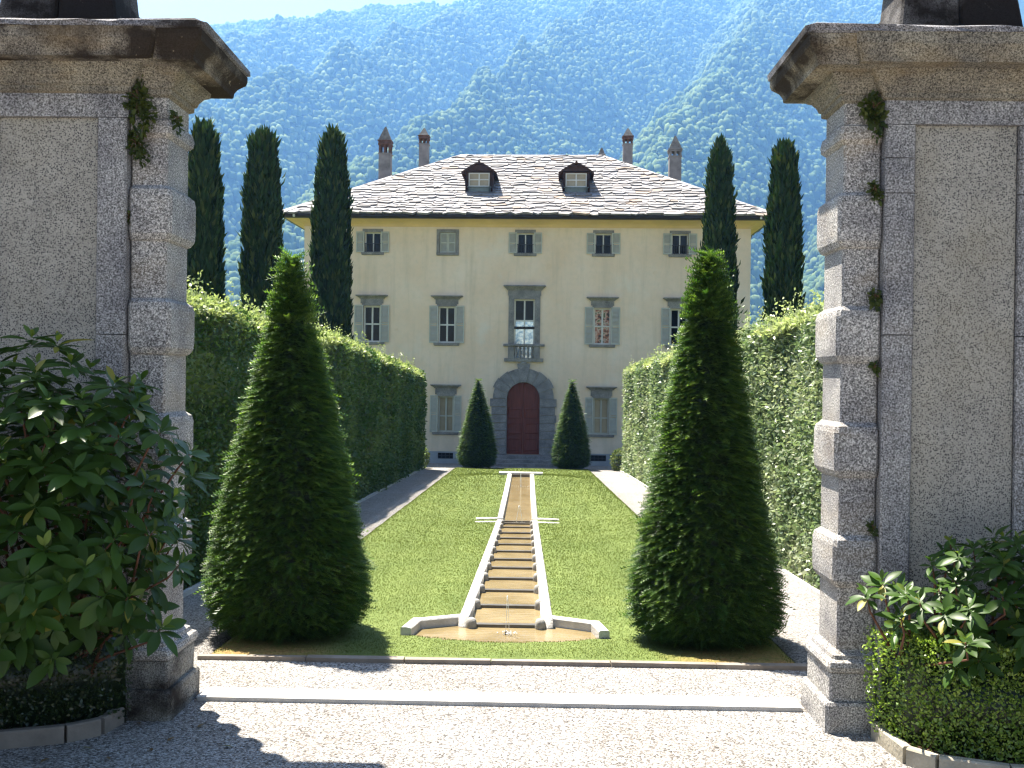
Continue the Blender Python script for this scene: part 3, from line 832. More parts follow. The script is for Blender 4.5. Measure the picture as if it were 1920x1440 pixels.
def sash(a, b, z0, z1, parent, hbars=(.5,), y=.13, f=.05, mull=True):
    mb = MB()
    mb.box(a, a + f, y, y + .05, z0, z1); mb.box(b - f, b, y, y + .05, z0, z1)
    xm = (a + b) / 2
    if mull: mb.box(xm - f * .55, xm + f * .55, y - .004, y + .048, z0 + f, z1 - f)
    mb.box(a + f, b - f, y + .002, y + .048, z0, z0 + f); mb.box(a + f, b - f, y + .002, y + .048, z1 - f, z1)
    for hb in hbars:
        z = z0 + (z1 - z0) * hb; mb.box(a + f, xm - f * .56, y + .002, y + .046, z - f * .5, z + f * .5); mb.box(xm + f * .56, b - f, y + .002, y + .046, z - f * .5, z + f * .5)
    return bld(mb, 'sash', 'sash', parent)
def pane(a, b, z0, z1, parent, m='glass', y=.185):
    mb = MB(); mb.box(a, b, y, y + .006, z0, z1); return bld(mb, 'pane', m, parent)
def surround(a, b, z0, z1, jw, pr, top):
    mb = MB()
    mb.box(a - jw, a, -pr, .05, z0, z1); mb.box(b, b + jw, -pr, .05, z0, z1); mb.box(a - jw, b + jw, -pr - .002, .05, z1 + .001, z1 + top)
    return bld(mb, 'window', 'trim')
def ledge(name, a, b, prof, parent):
    mb = MB(); mb.rings([[(a - p, -p, z), (b + p, -p, z), (b + p, .04, z), (a - p, .04, z)] for p, z in prof]); return bld(mb, name, 'trim', parent)

for k, c in enumerate(cols):
    a, b = c - .33, c + .33; z0, z1 = TOP
    closed = k == 1
    wn = surround(a, b, z0, z1, .12 if closed else .085, .03, .13)
    ledge('sill', a - .06, b + .06, [(.03, z0 - .115), (.06, z0 - .10), (.07, z0 - .002)], wn)
    if closed:
        shutter(a + .02, c - .005, z0 + .01, z1 - .01, wn, y=.02); shutter(c + .005, b - .02, z0 + .01, z1 - .01, wn, y=.02)
    else:
        shutter(a - .34, a - .005, z0 - .01, z1 + .02, wn); shutter(b + .005, b + .34, z0 - .01, z1 + .02, wn)
        sash(a, b, z0, z1, wn, hbars=(), f=.045); pane(a, b, z0, z1, wn)
        mb = MB()
        for q in np.linspace(a + .04, b - .04, 9): mb.box(q - .008, q + .008, -.022, -.006, z0 + .02, z0 + .34)
        mb.box(a, b, -.025, -.003, z0 + .34, z0 + .362); mb.box(a, b, -.025, -.003, z0 + .004, z0 + .02)
        bld(mb, 'railing', 'iron', wn)
def hood(a, b, zb, zt, parent):
    ledge('frieze', a - .08, b + .08, [(.035, zb + .001), (.035, zt - .15)], parent)
    ledge('cornice', a - .1, b + .1, [(.05, zt - .149), (.07, zt - .12), (.12, zt - .08), (.19, zt - .045), (.20, zt - .012), (.19, zt)], parent)
for k, c in enumerate(cols):
    if c == 0: continue
    a, b = c - .345, c + .345; z0, z1 = MID
    wn = surround(a, b, z0, z1, .06, .03, .09)
    ledge('sill', a - .10, b + .10, [(.04, z0 - .12), (.07, z0 - .10), (.08, z0 - .002)], wn)
    hood(a, b, z1 + .091, H(5.60), wn)
    shutter(a - .36, a - .005, z0 - .01, z1 + .03, wn); shutter(b + .005, b + .36, z0 - .01, z1 + .03, wn)
    sash(a, b, z0, z1, wn, hbars=(.5,), f=.06); pane(a, b, z0, z1, wn, 'glass_view' if k == 3 else 'glass')
for c in (cols[1], cols[3]):
    a, b = c - .315, c + .315; z0, z1 = LOW
    wn = surround(a, b, z0, z1, .06, .03, .08)
    ledge('sill', a - .14, b + .14, [(.04, z0 - .11), (.07, z0 - .09), (.08, z0 - .002)], wn)
    hood(a, b, z1 + .081, H(2.03), wn)
    shutter(a - .32, a - .005, z0 - .01, z1 + .03, wn); shutter(b + .005, b + .32, z0 - .01, z1 + .03, wn)
    o = sash(a, b, z0, z1, wn, hbars=(.45,), f=.06); o.data.materials[0] = M['shutter']; pane(a, b, z0, z1, wn, 'glass_cream')
# centre window with balustrade
a, b = -.41, .41; z0, z1 = CEN
wn = surround(a, b, z0, z1, .225, .05, .14)
ledge('frieze', a - .2, b + .2, [(.055, z1 + .141), (.055, H(5.84))], wn)
ledge('cornice', a - .22, b + .22, [(.06, H(5.841)), (.08, H(5.87)), (.13, H(5.93)), (.20, H(5.98)), (.22, H(6.0)), (.20, H(6.04))], wn)
sash(a, b, z0, z1, wn, hbars=(.645,), f=.055)
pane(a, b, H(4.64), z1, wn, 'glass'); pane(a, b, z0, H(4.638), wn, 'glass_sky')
mb = MB(); mb.box(a, b, .09, .11, H(4.30), H(4.40)); bld(mb, 'window_bar', 'iron', wn)
ledge('balustrade_rail', a - .26, b + .26, [(.14, H(3.59)), (.16, H(3.61)), (.16, H(3.67)), (.15, H(3.69))], wn)
ledge('balustrade_base', a - .23, b + .23, [(.13, H(2.98)), (.14, H(3.0)), (.14, H(3.12))], wn)
for s in (-1, 1):
    mb = MB(); q0, q1 = sorted((s * .40, s * .63)); mb.box(q0, q1, -.13, -.052, H(3.121), H(3.589)); bld(mb, 'balustrade_pier', 'trim', wn)
for q in np.linspace(-.32, .32, 5):
    mb = MB()
    mb.rings([[(q + r_ * math.cos(t_), -.09 + r_ * math.sin(t_), H(3.121) + .468 * h_) for t_ in [2 * math.pi * i / 10 for i in range(10)]] for r_, h_ in ((.045, 0), (.045, .08), (.025, .14), (.055, .34), (.03, .62), (.022, .78), (.045, .9), (.045, 1))])
    bld(mb, 'baluster', 'trim', wn, smooth=True)

# portal
zs = H(2.17) - .67; zb = H(-.75)
mb = MB()
jz = np.linspace(zb, zs, 8)
por = MB(); jambs = []
path = [(-1, zb)] + [(-1, zs)] ; ring_pts = []
for r_ in (.655, .669):
    ring_pts.append([(-r_, zb)] + [(r_ * math.cos(t_), zs + r_ * math.sin(t_)) for t_ in np.linspace(math.pi, 0, 25)] + [(r_, zb)])
L_ = len(ring_pts[0])
for yy in (-.06, .22): por.v += [(p, yy, z) for rp in ring_pts for p, z in rp]
por.c = [(1, 1, 1)] * len(por.v)
for i_ in range(L_ - 1):
    a_, b_, c_, d_ = i_, i_ + 1, L_ + i_, L_ + i_ + 1; q_ = 2 * L_
    por.f += [(a_, b_, d_, c_), (a_ + q_, c_ + q_, d_ + q_, b_ + q_), (a_, a_ + q_, b_ + q_, b_), (c_, d_, d_ + q_, c_ + q_)]
for k, (za, zz_) in enumerate(zip(jz[:-1], jz[1:])):
    wv = 1.33 if k % 2 == 0 else 1.27
    for s in (-1, 1):
        q0, q1 = sorted((s * .67, s * wv))
        m_ = MB(); pr = .07 + (.012 if k % 2 == 0 else 0)
        m_.rings([ring8(q0, q1, -pr, .22, z, .015) for z in (za + .008, zz_ - .008)])
        jambs.append(m_)
portal = bld(por, 'door_surround', 'portal')
for m_ in jambs: bld(m_, 'jamb_stone', 'portal', portal)
nv = 9
for k in range(nv):
    a0 = math.pi * k / nv + .006; a1 = math.pi * (k + 1) / nv - .006
    ro = 1.30 if k in (1, 7) else (1.22 if k != 4 else 1.42)
    if k in (2, 6): ro = 1.26
    pr = .075 + (.014 if k % 2 else 0) + (.05 if k == 4 else 0)
    m_ = MB(); pts = []
    sub = [a0 + (a1 - a0) * i / 4 for i in range(5)]
    if k == 4:
        sub_o = [a0 - .02 + (a1 - a0 + .04) * i / 4 for i in range(5)]
    else: sub_o = sub
    pts = [(.672 * math.cos(t_), zs + .672 * math.sin(t_)) for t_ in sub] + [((ro if k != 4 else ro) * math.cos(t_), zs + ro * math.sin(t_)) for t_ in reversed(sub_o)]
    m_.rings([[(p, yy, z) for p, z in pts] for yy in (-pr, .22)])
    bld(m_, 'keystone' if k == 4 else 'voussoir', 'portal', portal)
mb = MB(); mb.rings([[(x_, y_, z) for x_, y_ in ((-.12, -.16), (.12, -.16), (.12, .02), (-.12, .02))] for z in (zs + 1.40, H(2.97))]); bld(mb, 'bracket', 'portal', portal)
def arch_poly(r, x0, x1, zlo):
    n = 16; pts = [(x0, zlo), (x1, zlo)]
    for i in range(n + 1):
        x_ = x1 + (x0 - x1) * i / n; pts.append((x_, zs + math.sqrt(max(0, r * r - x_ * x_))))
    return pts
mb = MB()
for x0, x1 in ((-.652, -.004), (.004, .652)):
    pts = arch_poly(.654, x0, x1, zb + .02); mb.rings([[(p, yy, z) for p, z in pts] for yy in (.10, .16)])
dr = bld(mb, 'door', 'door')
for x0, x1 in ((-.66, -.02), (.02, .66)):
    for za, zz_ in ((.12, .72), (.80, 1.32), (1.40, 1.92)):
        m_ = MB(); m_.rings([[(x0 + p, yy, zb + za + p), (x1 - p, yy, zb + za + p), (x1 - p, yy, zb + zz_ - p), (x0 + p, yy, zb + zz_ - p)] for p, yy in ((.05, .099), (.065, .085), (.10, .085), (.115, .094))]); bld(m_, 'door_panel', 'door', dr)
for k, (zz_, d_) in enumerate(((H(-.755), .45), (H(-.89), .8), (H(-1.02), 1.15))):
    m_ = MB(); m_.rings([ring8(-1.15 - .18 * k, 1.15 + .18 * k, -d_, -.01 if k == 0 else -d_ + .36, z, .015) for z in (-.05, zz_ - .03, zz_)]); bld(m_, 'step', 'portal')

# ------------------------------------------------------------------ vegetation
def lathe_pts(n, prof, power=1.0):
    """random points on a surface of revolution: prof [(z, r)] -> z, r, angle, slope"""
    z = np.array([p[0] for p in prof]); r = np.array([p[1] for p in prof])
    zz = np.linspace(z[0], z[-1], 400); rr = np.interp(zz, z, r)
    cdf = np.cumsum(rr + .03); cdf /= cdf[-1]
    zs_ = np.interp(rng.random(n), cdf, zz); rs = np.interp(zs_, z, r)
    dr = (np.interp(zs_ + .05, z, r) - np.interp(zs_ - .05, z, r)) / .1
    return zs_, rs, rng.random(n) * 2 * math.pi, dr

def lathe_core(prof, k, n=20):
    rings = [[(r * k * math.cos(2 * math.pi * i / n), r * k * math.sin(2 * math.pi * i / n), z) for i in range(n)] for z, r in prof]
    mb = MB(); mb.rings(rings); return mb

def yew(name_label, x, y, prof, n, L, wispy, group, seed, bright=1.0, slim=.055):
    th = thing('yew_tree', name_label, 'yew tree', (x, y, g(y)), group)
    z, r, a, dr = lathe_pts(n, prof)
    lump = 1 + .025 * np.sin(a * 3 + z * 2.3 + seed) + .02 * np.sin(a * 7 - z * 4.1) + .02 * np.sin(z * 13 + a * 2)
    depth = 1 - .22 * rng.random(n) ** 1.6
    rr = np.maximum(r - slim, .012) * lump * depth
    P = np.stack([rr * np.cos(a), rr * np.sin(a), z + rng.normal(0, .01, n)], -1)
    out = np.stack([np.cos(a), np.sin(a), -.0 * a], -1); tang = np.stack([-np.sin(a), np.cos(a), 0 * a], -1)
    D = out * 1.0 + tang * rng.normal(0, .6, (n, 1)) + np.array([0, 0, 1]) * (rng.normal(.02, .20, (n, 1)))
    top = z > prof[-1][0] - wispy
    D[top] += np.array([0, 0, 1]) * (.35 + .5 * rng.random((top.sum(), 1)))
    Nn = np.array([0, 0, 1.]) + rng.normal(0, .35, (n, 3))
    ln = L * (.6 + .8 * rng.random(n)); ln[top] *= 1.2; ln[rng.random(n) < .05] *= 1.5
    V, F = scatter(P, D, Nn, ln, ln * .52, SPRAY)
    k = (.65 + .7 * rng.random((n, 1))) * bright; ym = np.clip((rng.random((n, 1)) ** 2.5) * (.7 + .8 * (z / prof[-1][0])[:, None]), 0, 1)  # more pale tips higher up: sunlight on the top put into the colour
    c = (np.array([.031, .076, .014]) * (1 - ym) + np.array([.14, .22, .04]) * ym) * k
    core = lathe_core([(q, max(w_ - slim, .01)) for q, w_ in prof], .80)
    cv = np.array(core.v)
    allV = np.vstack([V, cv]); 
    cols_ = np.vstack([rep(c, SPRAY), np.tile(np.array([[.012, .028, .008]]), (len(cv), 1))])  # core coloured darker than the needles, painting the shade inside the crown
    # core quads -> triangles so the faces are uniform
    tri = []
    for f in core.f:
        for q in range(1, len(f) - 1): tri.append((f[0], f[q], f[q + 1]))
    Ft = np.vstack([F, np.array(tri) + len(V)])
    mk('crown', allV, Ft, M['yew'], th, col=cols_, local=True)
    mb = MB(); mb.tube([(0, 0, -.1), (.01, 0, .3), (0, .01, prof[-1][0] * .7), (0, 0, prof[-1][0] * .97)], [prof[1][1] * .12, prof[1][1] * .1, .03, .006], 8)
    mb.build('trunk', M['bark'], th, True, local=True)
    return th

PL = 8.95 / 1870
yewL = [(.05, .36), (.12, .60), (.22, .69), (.36, .72), (.62, .70), (1.1, .60), (1.55, .51), (2.0, .405), (2.45, .295), (2.9, .165), (3.1, .115), (3.25, .08), (3.4, .03)]
yewR = [(.05, .36), (.12, .60), (.22, .66), (.40, .675), (.62, .645), (1.1, .545), (1.6, .455), (2.05, .37), (2.5, .29), (2.9, .205), (3.2, .135), (3.35, .09), (3.46, .03)]
yew('tall yew cone with brownish lower skirt on the lawn corner nearest the dark rhododendron', side(-1, 1.965), 8.97, yewL, 27000, .085, .6, 'tall yew cones at the lawn corners', 1, 1.12)
yew('tall yew cone with blunt tip on the lawn corner beside the sunlit path', side(1, 1.79), 8.97, yewR, 27000, .085, .6, 'tall yew cones at the lawn corners', 2)
yewS = [(.05, .45), (.2, .68), (.4, .72), (.7, .70), (1.2, .60), (1.7, .49), (2.2, .36), (2.7, .21), (3.0, .10), (3.2, .012)]
yew('small yew cone before the villa on the shaded hedge side of the door', side(-1, 1.62), 36.1, yewS, 12000, .10, .05, 'small yew cones before the villa door', 3, .9, .075)
yew('small yew cone before the villa on the sunlit path side', side(1, 1.78), 36.1, [(z, r * .98) for z, r in yewS], 12000, .10, .05, 'small yew cones before the villa door', 4, .9, .075)

# cypresses
def cypress(label, x, y, ztop, w, seed, ragged=0.0, tip=.35):
    base = g(y); h = ztop - base
    th = thing('cypress_tree', label, 'cypress tree', (x, y, base), 'columnar cypresses beside the villa')
    prof = [(.2, w * .45), (h * .12, w * .56), (h * .35, w * .545), (h * .6, w * .50), (h * .8, w * .43), (h * .92, w * .32), (h * .97, w * tip * .7), (h, w * .03)]
    n = 13000
    z, r, a, dr = lathe_pts(n, prof)
    lump = 1 + .07 * np.sin(a * 4 + z * .9 + seed) + .06 * np.sin(a * 9 - z * 2.1 + seed) + .05 * np.sin(z * 5.3 + a)
    rr = r * lump * (1 - .18 * rng.random(n) ** 1.5)
    if ragged:
        q = (rng.random(n) < .02) & (z > h * .25); rr[q] *= 1 + ragged * rng.random(q.sum())
    P = np.stack([rr * np.cos(a), rr * np.sin(a), z], -1)
    out = np.stack([np.cos(a), np.sin(a), 0 * a], -1)
    D = np.array([0, 0, 1.]) + out * (.28 + .3 * rng.random((n, 1))) + rng.normal(0, .16, (n, 3))
    ln = .26 * (.5 + .8 * rng.random(n)); 
    tp = z > h * .93; ln[tp] *= 1.3
    V, F = scatter(P, D, out + rng.normal(0, .5, (n, 3)), ln, ln * .30, DIAMOND)
    k = (.6 + .8 * rng.random((n, 1))); ym = rng.random((n, 1)) ** 5
    c = (np.array([.019, .046, .014]) * (1 - ym) + np.array([.10, .12, .035]) * ym) * k
    core = lathe_core(prof, .86, 16); quads = [f for f in core.f if len(f) == 4]
    cv = np.array(core.v); Ft = np.vstack([F, np.array(quads) + len(V)])
    mk('crown', np.vstack([V, cv]), Ft, M['cypress'], th, col=np.vstack([rep(c, DIAMOND), np.tile([[.010, .022, .008]], (len(cv), 1))]), local=True)  # dark core colour paints the shade deep in the column
    mb = MB(); mb.tube([(0, 0, -.1), (0, 0, 1), (0, 0, h * .9)], [w * .16, w * .12, .02], 8); mb.build('trunk', M['bark'], th, True, local=True)
def pxw(px, py, Y):
    u, v = (px - 960) / 1870, (720 - py) / 1870
    d = Fv + Rv * u + Uv * v; k = Y / d.y
    return Vector((0, 0, EYE)) + d * k
for px, tip, Y, wpx, lab, rag, tp in ((383, 242, 24.5, 62, 'dark columnar cypress closest to the shaded gate pier, bare hillside behind it', 0, .30), (494, 253, 27.5, 66, 'dark columnar cypress with flat ragged top between two others', .35, .36),
                             (624, 250, 31, 66, 'dark columnar cypress standing before the corner of the yellow villa', 0, .26), (1351, 270, 31.5, 54, 'pointed dark cypress rising behind the tall yew by the sunlit path', .5, .14), (1472, 277, 28, 57, 'columnar cypress rising clear of the villa behind the sunlit hedge', .25, .28)):
    p = pxw(px, tip, Y); cypress(lab, p.x, Y, p.z, wpx * Y / 1870, px * .1, rag, tp)

# hedges
def hedge(label, s, hfun, n, seed, xin, gain, c0, c1):
    th = thing('hedge', label, 'hedge', (side(s, 4.3), 22, g(22)), 'tall clipped hedges along the paths')
    xout, ya, yb = 5.2, 9.2, 35.2
    # faces: inner (0), top (1), near end (2), far end (3)
    w_ = rng.random(n); f = np.where(w_ < .60, 0, np.where(w_ < .93, 1, np.where(w_ < .97, 2, 3)))
    u = rng.random(n); y = (ya ** .35 + u * (yb ** .35 - ya ** .35)) ** (1 / .35)
    y = np.where(f == 2, ya, np.where(f == 3, yb, y)); v = rng.random(n)
    hh = hfun(y)
    d = np.where(f == 1, xin + (xout - xin) * rng.random(n) ** 1.5, np.where(f == 0, xin, xin + (xout - xin) * rng.random(n)))
    zl = np.where(f == 1, hh, v * hh)
    bulge = .16 * (fbm(y * .9, zl * 1.2 + s * 7, 3, seed) - .45) + .10 * np.sin(y * 1.7 + s)* (zl / 3.3)
    rnd_edge = np.where(f == 0, .18 * np.clip((zl / hh - .9) / .1, 0, 1) ** 2, 0)
    jit = np.abs(rng.normal(0, .05, n))
    d = d + np.where(f == 0, -bulge + jit * 1.0 + rnd_edge, 0)
    zt_ = .16 * (fbm(y * 1.3, d * 1.7, 3, seed + 4) - .3) - .18 * np.clip(1 - (d - xin) / .3, 0, 1) ** 2
    z = zl + np.where(f == 1, zt_ - jit, 0)
    yj = y + np.where(f == 2, jit, np.where(f == 3, -jit, 0))
    P = np.stack([AX + s * d, yj, g(y) + z], -1)
    no = np.zeros((n, 3)); no[f == 0, 0] = -s; no[f == 1, 2] = 1; no[f == 2, 1] = -1; no[f == 3, 1] = 1
    Nn = no + rng.normal(0, .55, (n, 3)) + np.array([0, 0, .35])
    D = rng.normal(0, 1, (n, 3)) + no * .6 + np.array([0, 0, .25])
    ln = (.042 + .0020 * y) * (.7 + .6 * rng.random(n))
    # upright shoots on the top
    m = 700; ysh = ya + (yb - ya) * rng.random(m) ** 1.3; dsh = xin + .05 + 1.3 * rng.random(m); hsh = .08 + .32 * rng.random(m) ** 2.2
    per = 9
    tt = np.tile(np.linspace(.1, 1, per), m); P2 = np.stack([np.repeat(AX + s * dsh, per) + rng.normal(0, .012, m * per), np.repeat(ysh, per) + rng.normal(0, .012, m * per),
                   np.repeat(g(ysh) + hfun(ysh) - .03, per) + tt * np.repeat(hsh, per)], -1)
    D2 = rng.normal(0, .7, (m * per, 3)) + np.array([0, 0, .6]); N2 = rng.normal(0, 1, (m * per, 3)) + np.array([0, 0, 1])
    l2 = .06 * (.6 + .6 * rng.random(m * per))
    P = np.vstack([P, P2]); D = np.vstack([D, D2]); Nn = np.vstack([Nn, N2]); ln = np.concatenate([ln, l2])
    nn = len(P)
    V, F = scatter(P, D, Nn, ln, ln * .55, DIAMOND)
    ym = np.clip(fbm(P[:, 1] * .8, P[:, 2] * 1.4, 3, seed + 2)[:, None] * 1.5 - .45 + rng.normal(0, .25, (nn, 1)), 0, 1)
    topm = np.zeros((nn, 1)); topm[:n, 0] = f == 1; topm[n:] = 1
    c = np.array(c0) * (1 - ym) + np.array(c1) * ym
    c = c * (1 - .45 * topm) + np.array([.42, .45, .20]) * (.62 if s < 0 else .45) * topm  # top leaves coloured paler to carry the sunlight on the hedge top
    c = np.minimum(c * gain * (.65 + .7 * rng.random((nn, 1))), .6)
    # solid inner core, coloured darker than the leaves for the shade inside
    mb = MB(); rings = []
    for yy in np.linspace(ya + .12, yb - .12, 30):
        a, b = sorted((side(s, xin + .13), side(s, xout))); zz0, zz1 = g(yy) - .1, g(yy) + float(hfun(yy)) - .14
        rings.append([(a, yy, zz0), (b, yy, zz0), (b, yy, zz1), (a, yy, zz1)])
    mb.rings(rings); cv = np.array(mb.v)
    Ft = np.vstack([F, np.array([q for q in mb.f]) + len(V)])
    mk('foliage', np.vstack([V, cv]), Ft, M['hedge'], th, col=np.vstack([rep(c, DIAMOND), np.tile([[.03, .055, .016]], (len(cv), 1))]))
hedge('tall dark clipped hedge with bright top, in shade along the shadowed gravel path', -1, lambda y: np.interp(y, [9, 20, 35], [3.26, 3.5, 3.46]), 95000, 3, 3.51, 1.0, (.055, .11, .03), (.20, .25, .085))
hedge('tall clipped hedge with sunlit pale leaves along the bright gravel path', 1, lambda y: np.interp(y, [9, 20, 35], [3.3, 3.5, 3.65]), 125000, 8, 3.56, 1.45, (.10, .14, .07), (.29, .305, .205))  # leaf colours and gain raised over the other hedge: painted sunlight

# low shrubs at the hedge ends
def leafball(name, label, cat, x, y, zc_, rx, ry, rz_, n, L, m, c0, c1, group=None, zmin=0.02, T=DIAMOND, asp=.5):
    th = thing(name, label, cat, (x, y, g(y)), group)
    q = unit(rng.normal(0, 1, (n, 3))); rad = .75 + .3 * rng.random((n, 1))
    P = np.array([x, y, g(y) + zc_]) + q * rad * np.array([rx, ry, rz_]); P[:, 2] = np.maximum(P[:, 2], g(y) + zmin)
    ln = L * (.6 + .7 * rng.random(n))
    V, F = scatter(P, q + rng.normal(0, .6, (n, 3)), q + rng.normal(0, .5, (n, 3)) + [0, 0, .6], ln, ln * asp, T)
    k = rng.random((n, 1)); c = (np.array(c0) * (1 - k) + np.array(c1) * k)
    mk('foliage', V, F, M[m], th, col=rep(c, T))
    mb = MB()
    for k in range(7):
        a = k * .9; mb.tube([(x + .02 * math.cos(a), y + .02 * math.sin(a), g(y) - .03), (x + rx * .5 * math.cos(a), y + ry * .5 * math.sin(a), g(y) + zc_ * .9)], [.012, .004], 5)
    mb.build('twigs', M['bark'], th)
leafball('shrub', 'small pale green shrub at the far end of the shaded hedge by the cellar window', 'shrub', side(-1, 3.62), 35.7, .36, .26, .28, .42, 900, .09, 'hedge', (.07, .11, .03), (.19, .22, .08), 'little shrubs at the hedge ends')
leafball('shrub', 'small round shrub at the far end of the sunlit hedge', 'shrub', side(1, 3.50), 35.7, .36, .30, .28, .40, 900, .09, 'hedge', (.07, .11, .03), (.19, .22, .08), 'little shrubs at the hedge ends')

# rhododendrons
def whorls(C, A, n_leaf, L, seed):
    """C centres, A axes -> leaf arrays"""
    rg = np.random.default_rng(seed); P, D, Nn, ln = [], [], [], []
    for c, a in zip(C, A):
        a = a / np.linalg.norm(a); ref = np.array([1., 0, 0]) if abs(a[0]) < .8 else np.array([0, 1., 0])
        e1 = np.cross(a, ref); e1 /= np.linalg.norm(e1); e2 = np.cross(a, e1)
        k = rg.integers(n_leaf - 2, n_leaf + 3); ph = rg.random() * 6.28
        for i in range(k):
            t_ = ph + i * 2.4; inner = i < 3
            el = rg.uniform(.75, 1.2) if inner else rg.uniform(-.25, .5)
            d = (e1 * math.cos(t_) + e2 * math.sin(t_)) * math.cos(el) + a * math.sin(el)
            P.append(c + a * (.02 if inner else -.015 * (i - 3) * .3)); D.append(d); Nn.append(a + .15 * rg.normal(size=3))
            ln.append(L * (.55 if inner else 1) * rg.uniform(.55, 1.2))
    return np.array(P), np.array(D), np.array(Nn), np.array(ln)
def rhodo(label, base, C, A, L, seed, bright):
    th = thing('rhododendron', label, 'shrub', base, 'rhododendrons against the gate wall')
    P, D, Nn, ln = whorls(C, A, 11, L, seed); n = len(P); rg = np.random.default_rng(seed + 1)
    V, F = scatter(P, D, Nn, ln, ln * rg.uniform(.30, .42, n), LONG)
    young = (ln < L * .55)[:, None] * rg.random((n, 1))
    c = (np.array([.036, .076, .011]) * (1 - young) + np.array([.13, .18, .03]) * young) * (.8 + .5 * rg.random((n, 1))) * bright
    old = rg.random((n, 1)) < .02; c = np.where(old, np.array([[.20, .19, .03]]), c)
    mk('foliage', V, F, M['rhodo'], th, smooth=True, col=rep(c, LONG))
    mb = MB(); b = Vector(base)
    for i, (c_, a_) in enumerate(zip(C, A)):
        if i % 6 and i < len(C) - 16: continue
        e = Vector(c_); s_ = b + Vector((max(-.35, min(.35, rg.normal(0, .25))), .12 + rg.normal(0, .03), .05)); 
        mid = Vector((s_.x * .45 + e.x * .55 + rg.normal(0, .05), s_.y * .8 + e.y * .2, max(.45, e.z * .62))); m2 = e - Vector(a_).normalized() * .12
        mb.tube([s_, s_.lerp(mid, .5) + Vector((0, .03, .08)), mid, mid.lerp(m2, .6), m2, e], [.014, .012, .010, .008, .006, .004], 5)
    mb.build('branches', M['stem'], th, True)
def shell(n, c, r, seed, cond, up=.5, md=.094):
    rg = np.random.default_rng(seed); C, A = [], []
    tries = 0
    while len(C) < n and tries < 60000:
        tries += 1
        q = rg.normal(size=3); q /= np.linalg.norm(q)
        k = rg.uniform(.45, 1.0); p = np.array(c) + q * np.array(r) * k
        if not cond(p) or any(np.linalg.norm((p - o) * [1, .7, 1]) < md for o in C): continue
        C.append(p); A.append(q * [.8, .6, .6] + [0, -.18, up + .35] + rg.normal(0, .14, 3))
    return C, A
C, A = shell(330, (-3.05, 5.98, 1.50), (1.05, .62, 1.02), 21, lambda p: p[1] < 6.42 and p[2] > .62 and p[0] < -1.98)
for px, py, Y in ((355, 852, 5.9), (300, 812, 5.8), (335, 1060, 5.85), (285, 1000, 5.7), (255, 760, 5.9), (270, 905, 5.75), (240, 1120, 5.75), (215, 1010, 5.6), (300, 1180, 5.8)):
    p = pxw(px, py, Y); C.append(np.array(p)); A.append(np.array([.55, -.25, .6]))
rhodo('large dark rhododendron with long leaves covering the shaded wall', (-3.25, 6.3, 0), C, A, .18, 5, 1.0)
C, A = shell(125, (3.1, 6.1, .92), (.85, .45, .52), 22, lambda p: p[1] < 6.42 and p[2] > .5 and p[0] > 2.1)
for px, py, Y in ((1625, 1115, 6.05), (1655, 1095, 6.1), (1700, 1115, 5.95), (1725, 1130, 5.8), (1760, 1105, 6.0), (1748, 1060, 6.15), (1790, 1090, 5.95), (1805, 1135, 5.85), (1690, 1160, 5.95), (1810, 1205, 5.6), (1825, 1030, 6.3), (1880, 1120, 5.8), (1900, 1050, 6.1), (1870, 1040, 6.2), (1770, 1040, 6.3)):
    p = pxw(px, py, Y); C.append(np.array(p)); A.append(np.array([-.25, -.3, .8]))
rhodo('smaller rhododendron with sunlit upper leaves behind the clipped box hedge', (2.9, 6.3, 0), C, A, .135, 6, 1.0)

